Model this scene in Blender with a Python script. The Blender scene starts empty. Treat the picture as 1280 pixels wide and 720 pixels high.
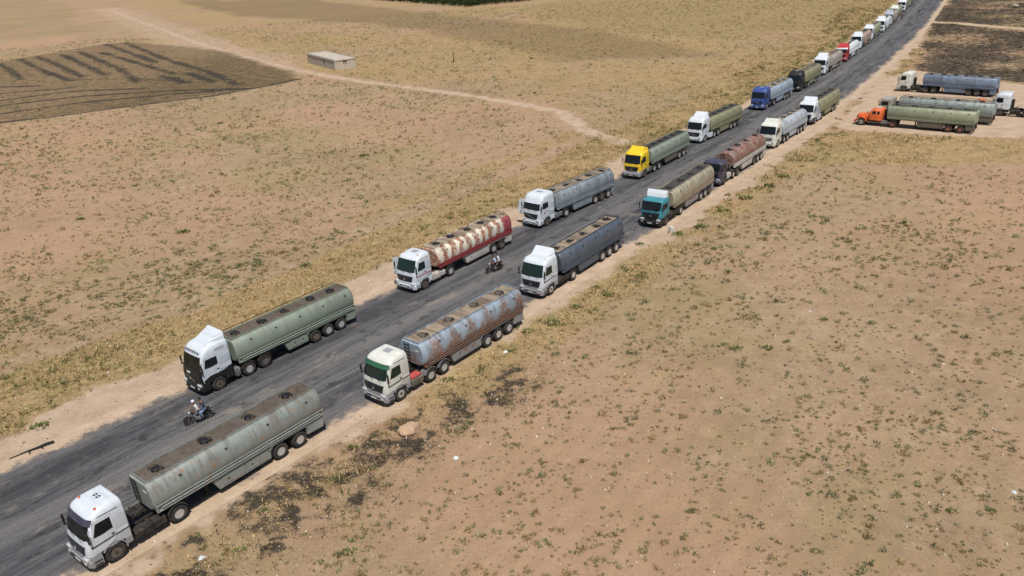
import bpy, math, random
import numpy as np
from mathutils import Vector, Matrix
random.seed(7); rng = np.random.default_rng(7)
SC = bpy.context.scene
COL = SC.collection

# ------------------------------------------------------------------ camera, sky, sun, exposure
F_PX, PITCH, CAM_H, ROLL = 970.495, 0.414957, 28.296, -0.065553
cam_d = bpy.data.cameras.new('camera'); cam = bpy.data.objects.new('camera', cam_d); COL.objects.link(cam)
cam_d.sensor_width = 36; cam_d.lens = F_PX / 1280 * 36; cam_d.clip_start = .5; cam_d.clip_end = 9000
_R0 = Vector((1, 0, 0)); _V0 = Vector((0, -math.sin(PITCH), -math.cos(PITCH))); _F = Vector((0, math.cos(PITCH), -math.sin(PITCH)))
_R = _R0 * math.cos(ROLL) - _V0 * math.sin(ROLL) * -1 * -1
_V = _R0 * math.sin(ROLL) + _V0 * math.cos(ROLL)
cam.matrix_world = Matrix(((_R.x, -_V.x, -_F.x, 0), (_R.y, -_V.y, -_F.y, 0), (_R.z, -_V.z, -_F.z, CAM_H), (0, 0, 0, 1)))
SC.camera = cam
SUN_EL = math.radians(64); SUN_H = Vector((.24, -.97, 0)).normalized()      # horizontal direction towards the sun
w = bpy.data.worlds.new('World'); SC.world = w; w.use_nodes = True
nt = w.node_tree; sky = nt.nodes.new('ShaderNodeTexSky'); sky.sky_type = 'NISHITA'; sky.sun_disc = False
sky.sun_elevation = SUN_EL; sky.sun_rotation = math.atan2(SUN_H.x, SUN_H.y)
sky.dust_density = 1.0
nt.links.new(sky.outputs[0], nt.nodes['Background'].inputs[0]); nt.nodes['Background'].inputs[1].default_value = .075
sl = bpy.data.lights.new('sun', 'SUN'); sl.energy = 4.6; sl.angle = math.radians(.53); sl.color = (1, .975, .935)
sun = bpy.data.objects.new('sun', sl); COL.objects.link(sun); sun.location = (0, 0, 120)
_to = SUN_H * math.cos(SUN_EL) + Vector((0, 0, math.sin(SUN_EL)))
sun.rotation_euler = _to.to_track_quat('Z', 'Y').to_euler()
SC.view_settings.view_transform = 'Standard'; SC.view_settings.look = 'None'; SC.view_settings.exposure = .03; SC.view_settings.gamma = 1

# ------------------------------------------------------------------ small helpers
def tag(o, label=None, cat=None, group=None, kind=None):
    if label: o['label'] = label
    if cat: o['category'] = cat
    if group: o['group'] = group
    if kind: o['kind'] = kind
    return o
def srgb(r, g, b):
    f = lambda c: (c / 255 / 12.92) if c / 255 <= .04045 else ((c / 255 + .055) / 1.055) ** 2.4
    return (f(r), f(g), f(b), 1)

class MB:                                   # collects shapes into one mesh
    def __init__(s): s.v = []; s.f = []; s.sm = []
    def add(s, vs, fs, smooth=False):
        o = len(s.v); s.v += [tuple(p) for p in vs]; s.f += [tuple(i + o for i in f) for f in fs]; s.sm += [smooth] * len(fs); return s
    def box(s, x0, x1, y0, y1, z0, z1):
        return s.add([(x, y, z) for z in (z0, z1) for y in (y0, y1) for x in (x0, x1)],
                     [(0, 2, 3, 1), (4, 5, 7, 6), (0, 1, 5, 4), (2, 6, 7, 3), (0, 4, 6, 2), (1, 3, 7, 5)])
    def bbox(s, x0, x1, y0, y1, z0, z1, b=.03):      # box with bevelled vertical and top edges
        r = lambda z, i: [(x0 + i + b, y0 + i, z), (x1 - i - b, y0 + i, z), (x1 - i, y0 + i + b, z), (x1 - i, y1 - i - b, z), (x1 - i - b, y1 - i, z), (x0 + i + b, y1 - i, z), (x0 + i, y1 - i - b, z), (x0 + i, y0 + i + b, z)]
        return s.loft([r(z0, 0), r(z1 - b, 0), r(z1, b)], smooth=False)
    def loft(s, rings, smooth=True, cap=True, closed=True):
        n = len(rings[0]); vs = [p for r in rings for p in r]; fs = []
        for i in range(len(rings) - 1):
            for j in range(n if closed else n - 1):
                k = (j + 1) % n; fs.append((i * n + j, i * n + k, (i + 1) * n + k, (i + 1) * n + j))
        s.add(vs, fs, smooth)
        if cap and closed:
            s.add(rings[0], [tuple(reversed(range(n)))]); s.add(rings[-1], [tuple(range(n))])
        return s
    def tube(s, a, b, r, r2=None, n=8, smooth=True, cap=True):
        a, b = Vector(a), Vector(b); d = (b - a).normalized(); u = d.orthogonal().normalized(); v = d.cross(u); r2 = r if r2 is None else r2
        rg = lambda c, q: [tuple(c + (u * math.cos(t) + v * math.sin(t)) * q) for t in (2 * math.pi * i / n for i in range(n))]
        return s.loft([rg(a, r), rg(b, r2)], smooth, cap)
    def path(s, pts, r, n=6):
        for a, b in zip(pts[:-1], pts[1:]): s.tube(a, b, r, n=n)
        return s
    def lathe(s, prof, c=(0, 0, 0), n=24, axis='y', smooth=True):      # prof: (radius, offset along axis)
        rings = []
        for r, o in prof:
            ring = []
            for i in range(n):
                t = 2 * math.pi * i / n; p = (r * math.cos(t), o, r * math.sin(t)) if axis == 'y' else (r * math.cos(t), r * math.sin(t), o)
                ring.append((p[0] + c[0], p[1] + c[1], p[2] + c[2]))
            rings.append(ring)
        return s.loft(rings, smooth, cap=True)
    def slab(s, poly, y0, y1):             # (x,z) polygon extruded in y
        n = len(poly); a = [(x, y0, z) for x, z in poly]; b = [(x, y1, z) for x, z in poly]
        return s.loft([a, b], smooth=False)
    def sphere(s, c, r, n=10, m=6, sq=(1, 1, 1)):
        rings = []
        for i in range(m + 1):
            t = math.pi * i / m; q = max(math.sin(t), .02)
            rings.append([(c[0] + sq[0] * r * q * math.cos(2 * math.pi * j / n), c[1] + sq[1] * r * q * math.sin(2 * math.pi * j / n), c[2] - sq[2] * r * math.cos(t)) for j in range(n)])
        return s.loft(rings, True)
    def mesh(s, name):
        m = bpy.data.meshes.new(name); m.from_pydata(s.v, [], s.f); m.polygons.foreach_set('use_smooth', s.sm)
        import bmesh
        b = bmesh.new(); b.from_mesh(m); bmesh.ops.recalc_face_normals(b, faces=b.faces)
        b.to_mesh(m); b.free(); m.materials.append(None); return m
CACHE = {}
TINY = {'vent_pipe', 'bracket', 'rail_bracket', 'windscreen_seal', 'step', 'slat', 'latch', 'spring_hanger', 'wiper', 'hub', 'lettering', 'air_hoses', 'side_panel_line'}
def part(name, build, mat, parent=None, key=None, loc=None, rot=None, label=None):
    """build: MB or a function returning MB; key lets alike pieces share mesh data, the material sits on the object"""
    if key is not None and key in CACHE: me = CACHE[key]
    else:
        mb = build() if callable(build) else build; me = mb.mesh(name)
        if key is not None: CACHE[key] = me
    o = bpy.data.objects.new(name, me); COL.objects.link(o); o.parent = parent
    o.material_slots[0].link = 'OBJECT'; o.material_slots[0].material = mat
    if loc is not None: o.location = loc
    if rot is not None: o.rotation_euler = rot
    if label: o['label'] = label
    if name in TINY: o['kind'] = 'stuff'
    return o
def empty(name, loc, rz=0, **k):
    o = bpy.data.objects.new(name, None); COL.objects.link(o); o.location = loc; o.rotation_euler = (0, 0, rz); o.empty_display_size = .3
    return tag(o, **k)

# ------------------------------------------------------------------ node helper
class NT:
    def __init__(s, name, shader=True):
        s.m = bpy.data.materials.new(name); s.m.use_nodes = True; s.t = s.m.node_tree; s.b = s.t.nodes['Principled BSDF']
    def n(s, typ, **kw):
        nd = s.t.nodes.new(typ)
        for k, v in kw.items(): setattr(nd, k, v)
        return nd
    def put(s, sock, v):
        if isinstance(v, bpy.types.NodeSocket): s.t.links.new(v, sock)
        elif v is not None: sock.default_value = v
    def noise(s, vec, scale, detail=4, rough=.6, dist=0, w=None, out=0):
        nd = s.n('ShaderNodeTexNoise', noise_dimensions='4D' if w is not None else '3D'); s.put(nd.inputs['Vector'], vec)
        nd.inputs['Scale'].default_value = scale; nd.inputs['Detail'].default_value = detail; nd.inputs['Roughness'].default_value = rough; nd.inputs['Distortion'].default_value = dist
        if w is not None: nd.inputs['W'].default_value = w
        return nd.outputs[out]
    def math(s, op, a, b=None, c=None, clamp=False):
        nd = s.n('ShaderNodeMath', operation=op, use_clamp=clamp); s.put(nd.inputs[0], a)
        if b is not None: s.put(nd.inputs[1], b)
        if c is not None: s.put(nd.inputs[2], c)
        return nd.outputs[0]
    def ramp(s, v, lo, hi, a=0., b=1., smooth=True):
        nd = s.n('ShaderNodeMapRange', interpolation_type='SMOOTHSTEP' if smooth else 'LINEAR'); s.put(nd.inputs[0], v)
        for i, x in enumerate((lo, hi, a, b)): nd.inputs[i + 1].default_value = x
        return nd.outputs[0]
    def mix(s, f, a, b, blend='MIX'):
        nd = s.n('ShaderNodeMix', data_type='RGBA', blend_type=blend); s.put(nd.inputs[0], f); s.put(nd.inputs[6], a); s.put(nd.inputs[7], b); return nd.outputs[2]
    def attr(s, name, chan=None):
        nd = s.n('ShaderNodeAttribute', attribute_name=name)
        if chan is None: return nd.outputs['Color']
        if chan == 'A': return nd.outputs['Alpha']
        sp = s.n('ShaderNodeSeparateColor'); s.t.links.new(nd.outputs['Color'], sp.inputs[0]); return sp.outputs['RGB'.index(chan)]
    def obj(s, scale=None):
        tc = s.n('ShaderNodeTexCoord').outputs['Object']
        return tc if scale is None else s.mapping(tc, scale)
    def pos(s): return s.n('ShaderNodeNewGeometry').outputs['Position']
    def mapping(s, v, scale=(1, 1, 1), loc=(0, 0, 0)):
        nd = s.n('ShaderNodeMapping'); s.put(nd.inputs[0], v); nd.inputs['Scale'].default_value = scale; nd.inputs['Location'].default_value = loc; return nd.outputs[0]
    def xyz(s, v):
        nd = s.n('ShaderNodeSeparateXYZ'); s.put(nd.inputs[0], v); return nd.outputs
    def bump(s, h, strength=.3, dist=.05):
        nd = s.n('ShaderNodeBump'); s.put(nd.inputs['Height'], h); nd.inputs['Strength'].default_value = strength; nd.inputs['Distance'].default_value = dist
        s.t.links.new(nd.outputs[0], s.b.inputs['Normal'])
    def done(s, col=None, rough=None, metal=None, spec=None):
        s.put(s.b.inputs['Base Color'], col); s.put(s.b.inputs['Roughness'], rough); s.put(s.b.inputs['Metallic'], metal)
        if spec is not None: s.b.inputs['Specular IOR Level'].default_value = spec
        return s.m
DUST = srgb(168, 144, 120)
def paint(name, col, rust=0., bands=0., dust=.35, rough=.5, seed=0., fade=.12, rustcol=(112, 62, 38), band_period=1.25, band_low=.0, grime=0., streak=0., metal=0.):
    """weathered vehicle paint: faded patches, dust, rust in flakes and (bands) in hoops round a tank"""
    m = NT(name); o = m.obj(); x, y, z = m.xyz(o)
    n1 = m.noise(o, 1.1, 5, .65, w=seed); n2 = m.noise(o, 7, 5, .7, w=seed + 3)
    c = m.mix(m.math('MULTIPLY', m.ramp(n1, .35, .7), fade * 2.0), col, tuple(min(1, v * 1.6 + .03) for v in col[:3]) + (1,))
    c = m.mix(m.ramp(n2, .55, .75, 0, fade * 2.0), c, tuple(v * .5 for v in col[:3]) + (1,))
    if streak:      # run marks down the barrel
        sv = m.noise(m.mapping(o, (5, .6, .35)), 1.6, 4, .6, w=seed + 9)
        c = m.mix(m.ramp(sv, .5, .68, 0, streak), c, tuple(v * .42 for v in col[:3]) + (1,))
        sv = m.noise(m.mapping(o, (4, .6, .3)), 1.3, 4, .6, w=seed + 5)
        c = m.mix(m.ramp(sv, .55, .7, 0, streak * .8), c, tuple(min(1, v * 1.5 + .06) for v in col[:3]) + (1,))
    rc = m.mix(m.ramp(m.noise(o, 9, 3, .6, w=seed), .35, .65), srgb(*rustcol), srgb(rustcol[0] + 38, rustcol[1] + 24, rustcol[2] + 14))
    if rust:
        rn = m.noise(o, 1.6, 9, .72, dist=.4, w=seed + 7)
        c = m.mix(m.ramp(rn, .63 - rust * .25, .70 - rust * .22), c, rc)
    if bands:
        wob = m.math('MULTIPLY_ADD', m.noise(o, 1.1, 3, w=seed), 1.2, x)
        bn = m.math('SINE', m.math('MULTIPLY', wob, 2 * math.pi / band_period))
        edge = m.math('MULTIPLY_ADD', m.math('SUBTRACT', m.noise(o, 1.6, 4, .6, w=seed + 6), .5), 4.0, m.math('ADD', bn, .15))
        edge = m.math('MULTIPLY_ADD', m.math('SUBTRACT', 2.35, z), band_low, edge)
        sp1 = m.noise(o, 3.5, 10, .86, w=seed + 2); sp2 = m.noise(o, 2.2, 9, .84, w=seed + 4)
        c = m.mix(m.math('MULTIPLY', m.math('MULTIPLY', m.ramp(edge, -.35, .45), m.ramp(sp1, .43, .51)), bands), c, rc)
        c = m.mix(m.math('MULTIPLY', m.ramp(sp2, .57, .63), bands * .8), c, rc)
    if grime:       # oil and dirt that has run down from the hatches
        g = m.noise(m.mapping(o, (1.5, .25, .3)), 1.5, 6, .66, w=seed + 15)
        c = m.mix(m.math('MULTIPLY', m.math('MULTIPLY', m.ramp(g, .44, .62), m.ramp(z, 1.7, 3.0, .15, 1)), grime), c, srgb(66, 56, 44))
        g2 = m.noise(o, 3.2, 8, .8, w=seed + 17); c = m.mix(m.ramp(g2, .52, .64, 0, grime * .6), c, srgb(84, 76, 64))
    dn = m.noise(o, 2.3, 6, .7, w=seed + 11)
    c = m.mix(m.ramp(dn, .38, .72, dust * .25, dust), c, DUST)
    m.bump(m.noise(o, 2.5, 3, .5, w=seed), .25, .03)
    return m.done(c, m.ramp(n2, .3, .7, rough - .08, min(1, rough + .2)), metal)
def plain(name, col, rough=.6, metal=0., dust=.2, noise_scale=6):
    m = NT(name); o = m.obj(); n = m.noise(o, noise_scale, 5, .7)
    c = m.mix(m.ramp(n, .3, .75, 0, .5), col, tuple(v * .6 for v in col[:3]) + (1,))
    c = m.mix(m.ramp(m.noise(o, 2.1, 6, .7), .4, .75, 0, dust), c, DUST)
    return m.done(c, rough, metal)

# ------------------------------------------------------------------ road frame and zones of the land (all in world metres)
RC = [3.22706391e-07, -4.58515055e-04, 1.05579427e-01, -4.50859622e+01]; RW = 7.08
TH = math.radians(54); RD = np.array([math.cos(TH), math.sin(TH)]); RN = np.array([RD[1], -RD[0]])
def off(s):
    s = np.asarray(s, float); c = np.clip(s, 0, 400); dv = np.polyval(np.polyder(RC), c)
    return np.polyval(RC, c) + dv * (s - c)
def road_sd(X, Y):
    s = X * RD[0] + Y * RD[1]; o = X * RN[0] + Y * RN[1]; return s, o - off(s)
def road_pt(s, d):
    o = off(s) + d; return RD[0] * s + RN[0] * o, RD[1] * s + RN[1] * o
def road_yaw(s):
    a = road_pt(s - 1., 0); b = road_pt(s + 1., 0); return math.atan2(b[1] - a[1], b[0] - a[0])
def vnoise(X, Y, scale, seed=0):            # smooth value noise, numpy
    r = np.random.default_rng(seed); G = r.random((256, 256)); u = X / scale + 37.3; v = Y / scale + 91.7
    i = np.floor(u).astype(int); j = np.floor(v).astype(int); fu = u - i; fv = v - j; fu = fu * fu * (3 - 2 * fu); fv = fv * fv * (3 - 2 * fv)
    g = lambda a, b: G[a % 256, b % 256]
    return (g(i, j) * (1 - fu) + g(i + 1, j) * fu) * (1 - fv) + (g(i, j + 1) * (1 - fu) + g(i + 1, j + 1) * fu) * fv
def fbm(X, Y, scale, seed=0, o=4):
    t = 0; a = 1; q = 0
    for k in range(o): t = t + a * vnoise(X, Y, scale / 2 ** k, seed + k); q += a; a *= .55
    return t / q
def inside(X, Y, P):
    r = np.zeros(X.shape, bool); n = len(P)
    for i in range(n):
        x1, y1 = P[i]; x2, y2 = P[(i + 1) % n]
        if y1 == y2: continue
        c = ((y1 > Y) != (y2 > Y)) & (X < (x2 - x1) * (Y - y1) / (y2 - y1) + x1); r ^= c
    return r
def dline(X, Y, P):
    d = np.full(X.shape, 1e9)
    for (x1, y1), (x2, y2) in zip(P[:-1], P[1:]):
        L = (x2 - x1) ** 2 + (y2 - y1) ** 2; t = np.clip(((X - x1) * (x2 - x1) + (Y - y1) * (y2 - y1)) / L, 0, 1)
        d = np.minimum(d, np.hypot(X - x1 - t * (x2 - x1), Y - y1 - t * (y2 - y1)))
    return d
def poly(X, Y, P, soft):                    # 1 inside, fading over `soft` metres outside, wobbling edge
    d = dline(X, Y, P + [P[0]]); sg = np.where(inside(X, Y, P), d, -d) + (fbm(X, Y, soft * 2.5, 5) - .5) * soft * 1.6
    return np.clip(sg / soft + .5, 0, 1)
def line(X, Y, P, wdt, soft):
    d = dline(X, Y, P) + (fbm(X, Y, 8, 9) - .5) * wdt * .9; return np.clip((wdt - d) / soft + .5, 0, 1)
THICK = [[(-179.5, 294.5), (-166.5, 277.2), (-150.2, 253.5)], [(-178.3, 306.1), (-153.0, 271.1), (-131.6, 243.8)], [(-174.1, 310.8), (-152.3, 281.6), (-131.3, 251.6)], [(-165.2, 312.5), (-130.0, 260.7)], [(-160.7, 317.5), (-119.1, 255.7), (-105.0, 231.4)], [(-150.0, 311.9), (-123.6, 275.4), (-101.5, 244.6)], [(-163.8, 346.5), (-125.9, 288.3)], [(-153.3, 342.7), (-110.4, 272.7), (-84.7, 235.2), (-70.9, 211.8)], [(-95.5, 230.1), (-86.4, 218.2)], [(-89.2, 233.1), (-78.9, 217.7)]]
THIN = [[(-142.6, 230.6), (-129.5, 226.9)], [(-134.5, 216.6), (-116.3, 219.2)], [(-127.0, 203.6), (-113.5, 211.9), (-92.1, 208.3)], [(-122.0, 194.9), (-104.7, 201.9), (-81.6, 201.0), (-60.5, 195.9)], [(-114.5, 182.1), (-101.4, 190.4), (-80.9, 195.1), (-61.3, 196.2)], [(-107.9, 170.7), (-98.3, 173.3), (-81.5, 182.3), (-68.3, 188.3), (-59.3, 196.7), (-51.8, 206.3)]]
BROWN = [(-230, 300), (-186.0, 305.6), (-168.3, 353.4), (-158.4, 354.6), (-102.2, 297.4), (-54.4, 217.8), (-51.8, 206.3), (-59.3, 196.7), (-81.5, 182.3), (-107.1, 169.2), (-150, 150), (-230, 200)]
TRACK = [(18.4, 116.1), (13.9, 124.6), (10.8, 142.2), (2.4, 154.8), (-11.0, 170.9), (-36.4, 199.1), (-56.2, 224.4), (-116.9, 323.3), (-334.8, 718.1)]
FARSTRAW = [(157.8, 314.1), (29.0, 120.1), (18.9, 119.2), (14.4, 128.8), (11.2, 146.7), (2.5, 160.1), (-11.4, 177.3), (-37.3, 204.7), (-55.2, 230.2), (-137.7, 384.1), (-397.3, 893.0), (900, 1500)]
FARGREEN = [(151.6, 320.6), (108.4, 248.3), (64.0, 230.0), (37.5, 270.0), (8.8, 396.0), (35.7, 441.4), (200, 500)]
DARKFIELD = [(-134.5, 618.9), (37.5, 270.0), (55.5, 198.8), (16.5, 210.5), (-48.6, 361.1), (-148.5, 484.4), (-325.3, 817.9)]
LEFTGREEN = [(-720.7, 1230.1), (-523.2, 1024.3), (-213.6, 433.6), (-257.3, 428.9), (-500, 600), (-1100, 1100)]
PARK = [(50.7, 116.4), (64.2, 139.0), (77.6, 156.6), (85.3, 160.8), (92.9, 137.9), (140, 100), (120, 72), (71.4, 103.9), (51.3, 113.4)]
PARKSTRAW = [(50.1, 114.9), (71.9, 104.7), (110, 78), (100, 60), (63.7, 91.7), (44.2, 96.7), (30.4, 89.0)]
BURNR = [(230, 400), (168.5, 303.0), (135.4, 250.6), (99.9, 188.0), (84.9, 161.0), (94.7, 140.8), (140, 100), (300, 240), (330, 420)]
CROSS = [(127.5, 242.4), (134.0, 232.4), (136.4, 220.8), (139.6, 211.9), (150, 190)]
TURN = [[(16.4, 73.7), (16.0, 69.3), (15.1, 63.6), (12.7, 57.3), (11.2, 53.2)], [(13.2, 68.7), (13.0, 63.9), (11.4, 57.5)], [(14.6, 70), (14.2, 63.8), (12.2, 57.5)]]
BSTRIP = [[(-22, 28), (-19.0, 31.1), (-15.7, 33.7), (-12.4, 37.2), (-10.8, 38.5)], [(-14.2, 36.6), (-11.4, 39.0), (-7.6, 40.6)], [(-7.0, 42.6), (-4.3, 44.8), (-2.1, 46.1), (0.2, 48.6)], [(-19, 29.2), (-14.6, 33.2), (-9.5, 36.6)]]
def zones(X, Y):
    s, d = road_sd(X, Y); n8 = fbm(X, Y, 9, 21); n3 = fbm(X, Y, 3, 31); n30 = fbm(X, Y, 34, 41)
    dw = d + (n8 - .5) * 4 + (n3 - .5) * 2.4
    box = lambda v, a, b, sf: np.clip((v - a) / sf + .5, 0, 1) * np.clip((b - v) / sf + .5, 0, 1)
    lo = -11.2 + 2.6 * np.clip((s - 85) / 40, 0, 1)
    sand = np.clip((dw - lo) / 1.4 + .5, 0, 1) * np.clip((9.6 - dw) / 1.4 + .5, 0, 1)
    z_ = np.zeros_like(X)
    straw = np.clip((dw + 19.5) / 1.8 + .5, 0, 1) * np.clip((lo - dw) / 1.8 + .5, 0, 1)
    straw = np.maximum(straw, box(d + (n8 - .5) * 5, -27, -22.5, 1.5) * np.clip((n30 - .45) * 8, 0, 1) * .6)
    right = box(dw + (n30 - .5) * 4, 9.6, 14.2, 2.2) * np.clip((s - 24) / 12, .42, 1) * np.clip((n3 * .6 + n8 * .5 - .30) * 4, .15, 1)
    straw = np.maximum(straw, right * (.55 + .4 * n8))
    green = right * np.clip((n3 - .45) * 5, 0, 1) * .9 * np.clip((s - 32) / 15, .15, 1) + box(dw, -19.5, -11.2, 1.5) * np.clip((n8 - .5) * 6, 0, 1) * .6 + np.clip((dw - lo + 4) / 1.5, 0, 1) * np.clip((lo + .6 - dw) / 1., 0, 1) * np.clip((s - 95) / 20, 0, 1) * .8
    path = box(d + (n30 - .5) * 3 + (n8 - .5) * 1.5, -22.3, -19.5, 1.0) * np.clip((150 - s) / 30, 0, 1)
    tr = np.maximum(line(X, Y, TRACK, 1.9, 2.4) * .8, line(X, Y, CROSS, 1.8, 1.2))
    wide = line(X, Y, TRACK[6:], 16, 14) * .6
    pk = poly(X, Y, PARK, 2.5)
    bR = poly(X, Y, BURNR, 3.) * (1 - line(X, Y, CROSS, 2.2, 1.4))
    br = poly(X, Y, BROWN, 3.)
    fs = poly(X, Y, FARSTRAW, 5.) * np.clip((-d - 12) / 3, 0, 1)
    fs = fs * (.62 + .38 * np.clip((n30 - .3) * 3, 0, 1))
    fg = poly(X, Y, FARGREEN, 8.); df = poly(X, Y, DARKFIELD, 8.); lg = poly(X, Y, LEFTGREEN, 10.)
    ps = poly(X, Y, PARKSTRAW, 2.5) * (1 - pk)
    straw = np.maximum.reduce([straw, fs * (.42 + .45 * np.clip((fbm(X, Y, 28, 171) - .3) * 3, 0, 1)), ps * .9, fg * .7])
    st = z_.copy()
    for L in THICK:                         # burnt furrows, each run on a little past its ends
        a, b, c_, d_ = np.array(L[0]), np.array(L[1]), np.array(L[-2]), np.array(L[-1]); L2 = [tuple(a + (a - b) * .12)] + L + [tuple(d_ + (d_ - c_) * .35)]
        st = np.maximum(st, line(X, Y, L2, 1.5, 4.2) * 1.0 * (.75 + .5 * n8)); st = np.maximum(st, np.clip((3.4 - dline(X, Y, L2)) / 5 + .5, 0, 1) * .30)
    st = np.maximum(st, line(X, Y, [(-175, 272), (-139.3, 250.7), (-119.6, 234.7), (-102.2, 229.0), (-86, 217)], 1.2, 4.5) * .8)
    st = np.maximum(st, br * .14)
    for L in THIN: st = np.maximum(st, line(X, Y, L, 1.0, 1.5) * 1.1)
    bs = z_.copy()
    for L in BSTRIP: bs = np.maximum(bs, line(X, Y, L, 2.2, 2.2) * np.clip((fbm(X, Y, 1.3, 88, 3) - .34) * 3.6, 0, .66))
    turn = z_.copy()
    for L in TURN: turn = np.maximum(turn, np.clip((.32 - dline(X, Y, L)) / .2 + .5, 0, 1))
    for d0 in (-22.6, -24.4, -31.2, -33.0, 12.6, 14.4, 23.5, 25.3):
        turn = np.maximum(turn, np.clip((.26 - np.abs(d - d0 + (fbm(X, Y, 40, 200 + int(abs(d0)) // 3) - .5) * 7)) / .2 + .5, 0, 1) * np.clip((n30 - .32) * 6, 0, 1) * np.clip((140 - s) / 40, 0, 1) * (1.1 if d0 < 0 else .8))
    sand = np.maximum.reduce([sand, path * .3, tr * .9, pk, wide * .8, turn * .3, line(X, Y, [(-60, 150), (-36, 118)], 1, 2) * .4])
    kill = 1 - np.clip(sand, 0, 1)
    straw = straw * np.where(tr + path > .2, kill, 1) * (1 - pk) * (1 - bR); green = green * kill * (1 - bR)
    green = np.maximum.reduce([green, fg * .75, lg * .7, df * .25])
    brown = np.maximum.reduce([br * (.72 + .28 * np.clip((X + 108) / 22, 0, 1)), df * .5, bs * .35])
    burnt = np.maximum.reduce([bR * (.52 + .4 * np.clip((fbm(X, Y, 12, 77) - .3) * 2.2, 0, 1)), st, bs])
    sand = sand * (1 - bs) * (1 - bR)
    return dict(s=s, d=d, straw=np.clip(straw, 0, 1), green=np.clip(green, 0, 1), sand=np.clip(sand, 0, 1), burnt=np.clip(burnt, 0, 1), brown=np.clip(brown, 0, 1), pk=pk, bR=bR, field=np.clip(1 - straw - sand - burnt, 0, 1))
def ground_h(X, Y):                         # gentle relief away from the road and the lorry park
    s, d = road_sd(X, Y); a = np.clip((np.abs(d) - 11) / 5, 0, 1) * (1 - poly(X, Y, PARK, 4.))
    h = (fbm(X, Y, 6, 61) - .5) * .24 + (fbm(X, Y, 1.7, 71, 2) - .5) * .07
    f = np.clip((-14.5 - d) / 4, 0, 1) * np.clip((170 - s) / 40, 0, 1)
    rid = np.sin(s * .0 + (d + 2 * fbm(X, Y, 20, 3)) * 2 * math.pi / 1.4) * .02
    return a * (h + rid)

# ------------------------------------------------------------------ ground
def soil_nodes(m, sand, straw, green, burnt, brown):
    p = m.pos(); n1 = m.noise(p, .06, 5, .6); n2 = m.noise(p, .5, 6, .65); n3 = m.noise(p, 3.2, 5, .7); n4 = m.noise(p, 14, 3, .6)
    base = m.mix(m.ramp(n1, .38, .62), srgb(146, 122, 94), srgb(162, 136, 107))
    base = m.mix(m.ramp(n2, .4, .72, 0, .6), base, srgb(183, 158, 128))
    base = m.mix(m.ramp(n3, .48, .78, 0, .55), base, srgb(122, 99, 75))
    fl = m.noise(p, 5.5, 6, .78, out=0)
    base = m.mix(m.ramp(fl, .55, .63, 0, .5), base, srgb(146, 126, 84)); base = m.mix(m.ramp(m.noise(p, 2.6, 8, .8), .57, .64, 0, .55), base, srgb(112, 98, 70))
    base = m.mix(m.ramp(m.noise(p, 9, 8, .85), .44, .6, 0, .5), base, srgb(128, 105, 82)); base = m.mix(m.ramp(m.noise(p, 12, 6, .85), .54, .64, 0, .5), base, srgb(196, 172, 148)); base = m.mix(m.ramp(m.noise(m.mapping(p, (1.3, .8, 1), (2, 8, 1)), 1.5, 8, .84), .50, .62, 0, .35), base, srgb(132, 110, 84))
    far_ = m.noise(p, .55, 7, .74); base = m.mix(m.ramp(far_, .54, .66, 0, .5), base, srgb(118, 104, 72)); base = m.mix(m.ramp(m.noise(m.mapping(p, (1, 1, 1), (9, 5, 2)), .3, 8, .76), .56, .66, 0, .45), base, srgb(158, 138, 92))
    base = m.mix(m.ramp(m.noise(m.mapping(p, (1, 1, 1), (31, 2, 7)), .045, 6, .7), .46, .62, 0, .42), base, srgb(146, 128, 86)); base = m.mix(m.ramp(m.noise(m.mapping(p, (1, 1, 1), (3, 42, 1)), .02, 4, .6), .42, .6, 0, .45), base, srgb(174, 136, 110))
    sc = m.mix(m.ramp(n2, .3, .7), srgb(166, 143, 118), srgb(186, 163, 139)); sc = m.mix(m.ramp(n3, .45, .8, 0, .5), sc, srgb(140, 119, 101))
    c = m.mix(m.ramp(m.math('ADD', sand, m.math('MULTIPLY', m.math('SUBTRACT', n2, .5), 1.1)), .3, .75), base, sc)
    gold = m.mix(m.ramp(n2, .35, .65), srgb(156, 131, 89), srgb(178, 151, 106)); gold = m.mix(m.ramp(n3, .4, .62, 0, .75), gold, srgb(124, 106, 72))
    gold = m.mix(m.ramp(n4, .5, .75, 0, .5), gold, srgb(196, 172, 128)); gold = m.mix(m.ramp(m.noise(p, .22, 5, .65), .5, .65, 0, .45), gold, srgb(166, 132, 100))
    c = m.mix(m.ramp(m.math('ADD', straw, m.math('MULTIPLY', m.math('SUBTRACT', n3, .5), 1.5)), .25, .8, 0, .85), c, gold)
    gold_far = m.ramp(far_, .5, .62, 0, .45); c = m.mix(m.math('MULTIPLY', gold_far, straw), c, srgb(126, 112, 72))
    br_ = m.mix(m.ramp(far_, .42, .6), srgb(108, 90, 62), srgb(78, 64, 47)); c = m.mix(m.math('MULTIPLY', brown, m.ramp(m.noise(p, .35, 7, .72), .25, .6, .55, 1)), c, br_)
    gr = m.mix(m.ramp(n3, .4, .6), srgb(88, 88, 50), srgb(122, 116, 70))
    c = m.mix(m.math('MULTIPLY', m.ramp(green, 0, 1, 0, .8), m.ramp(m.noise(p, 1.1, 7, .78), .47, .57)), c, gr)
    bk = m.mix(m.ramp(n3, .4, .7), srgb(44, 41, 37), srgb(78, 70, 57))
    bz = m.noise(p, .7, 9, .82)
    c = m.mix(m.math('MULTIPLY', m.ramp(m.math('ADD', burnt, m.math('MULTIPLY', m.math('SUBTRACT', bz, .5), 2.8)), .42, .72), .92), c, bk)
    h = m.math('ADD', m.math('MULTIPLY', m.noise(p, 2.2, 9, .75), .9), m.math('MULTIPLY', n4, .4))
    return c, h
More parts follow.
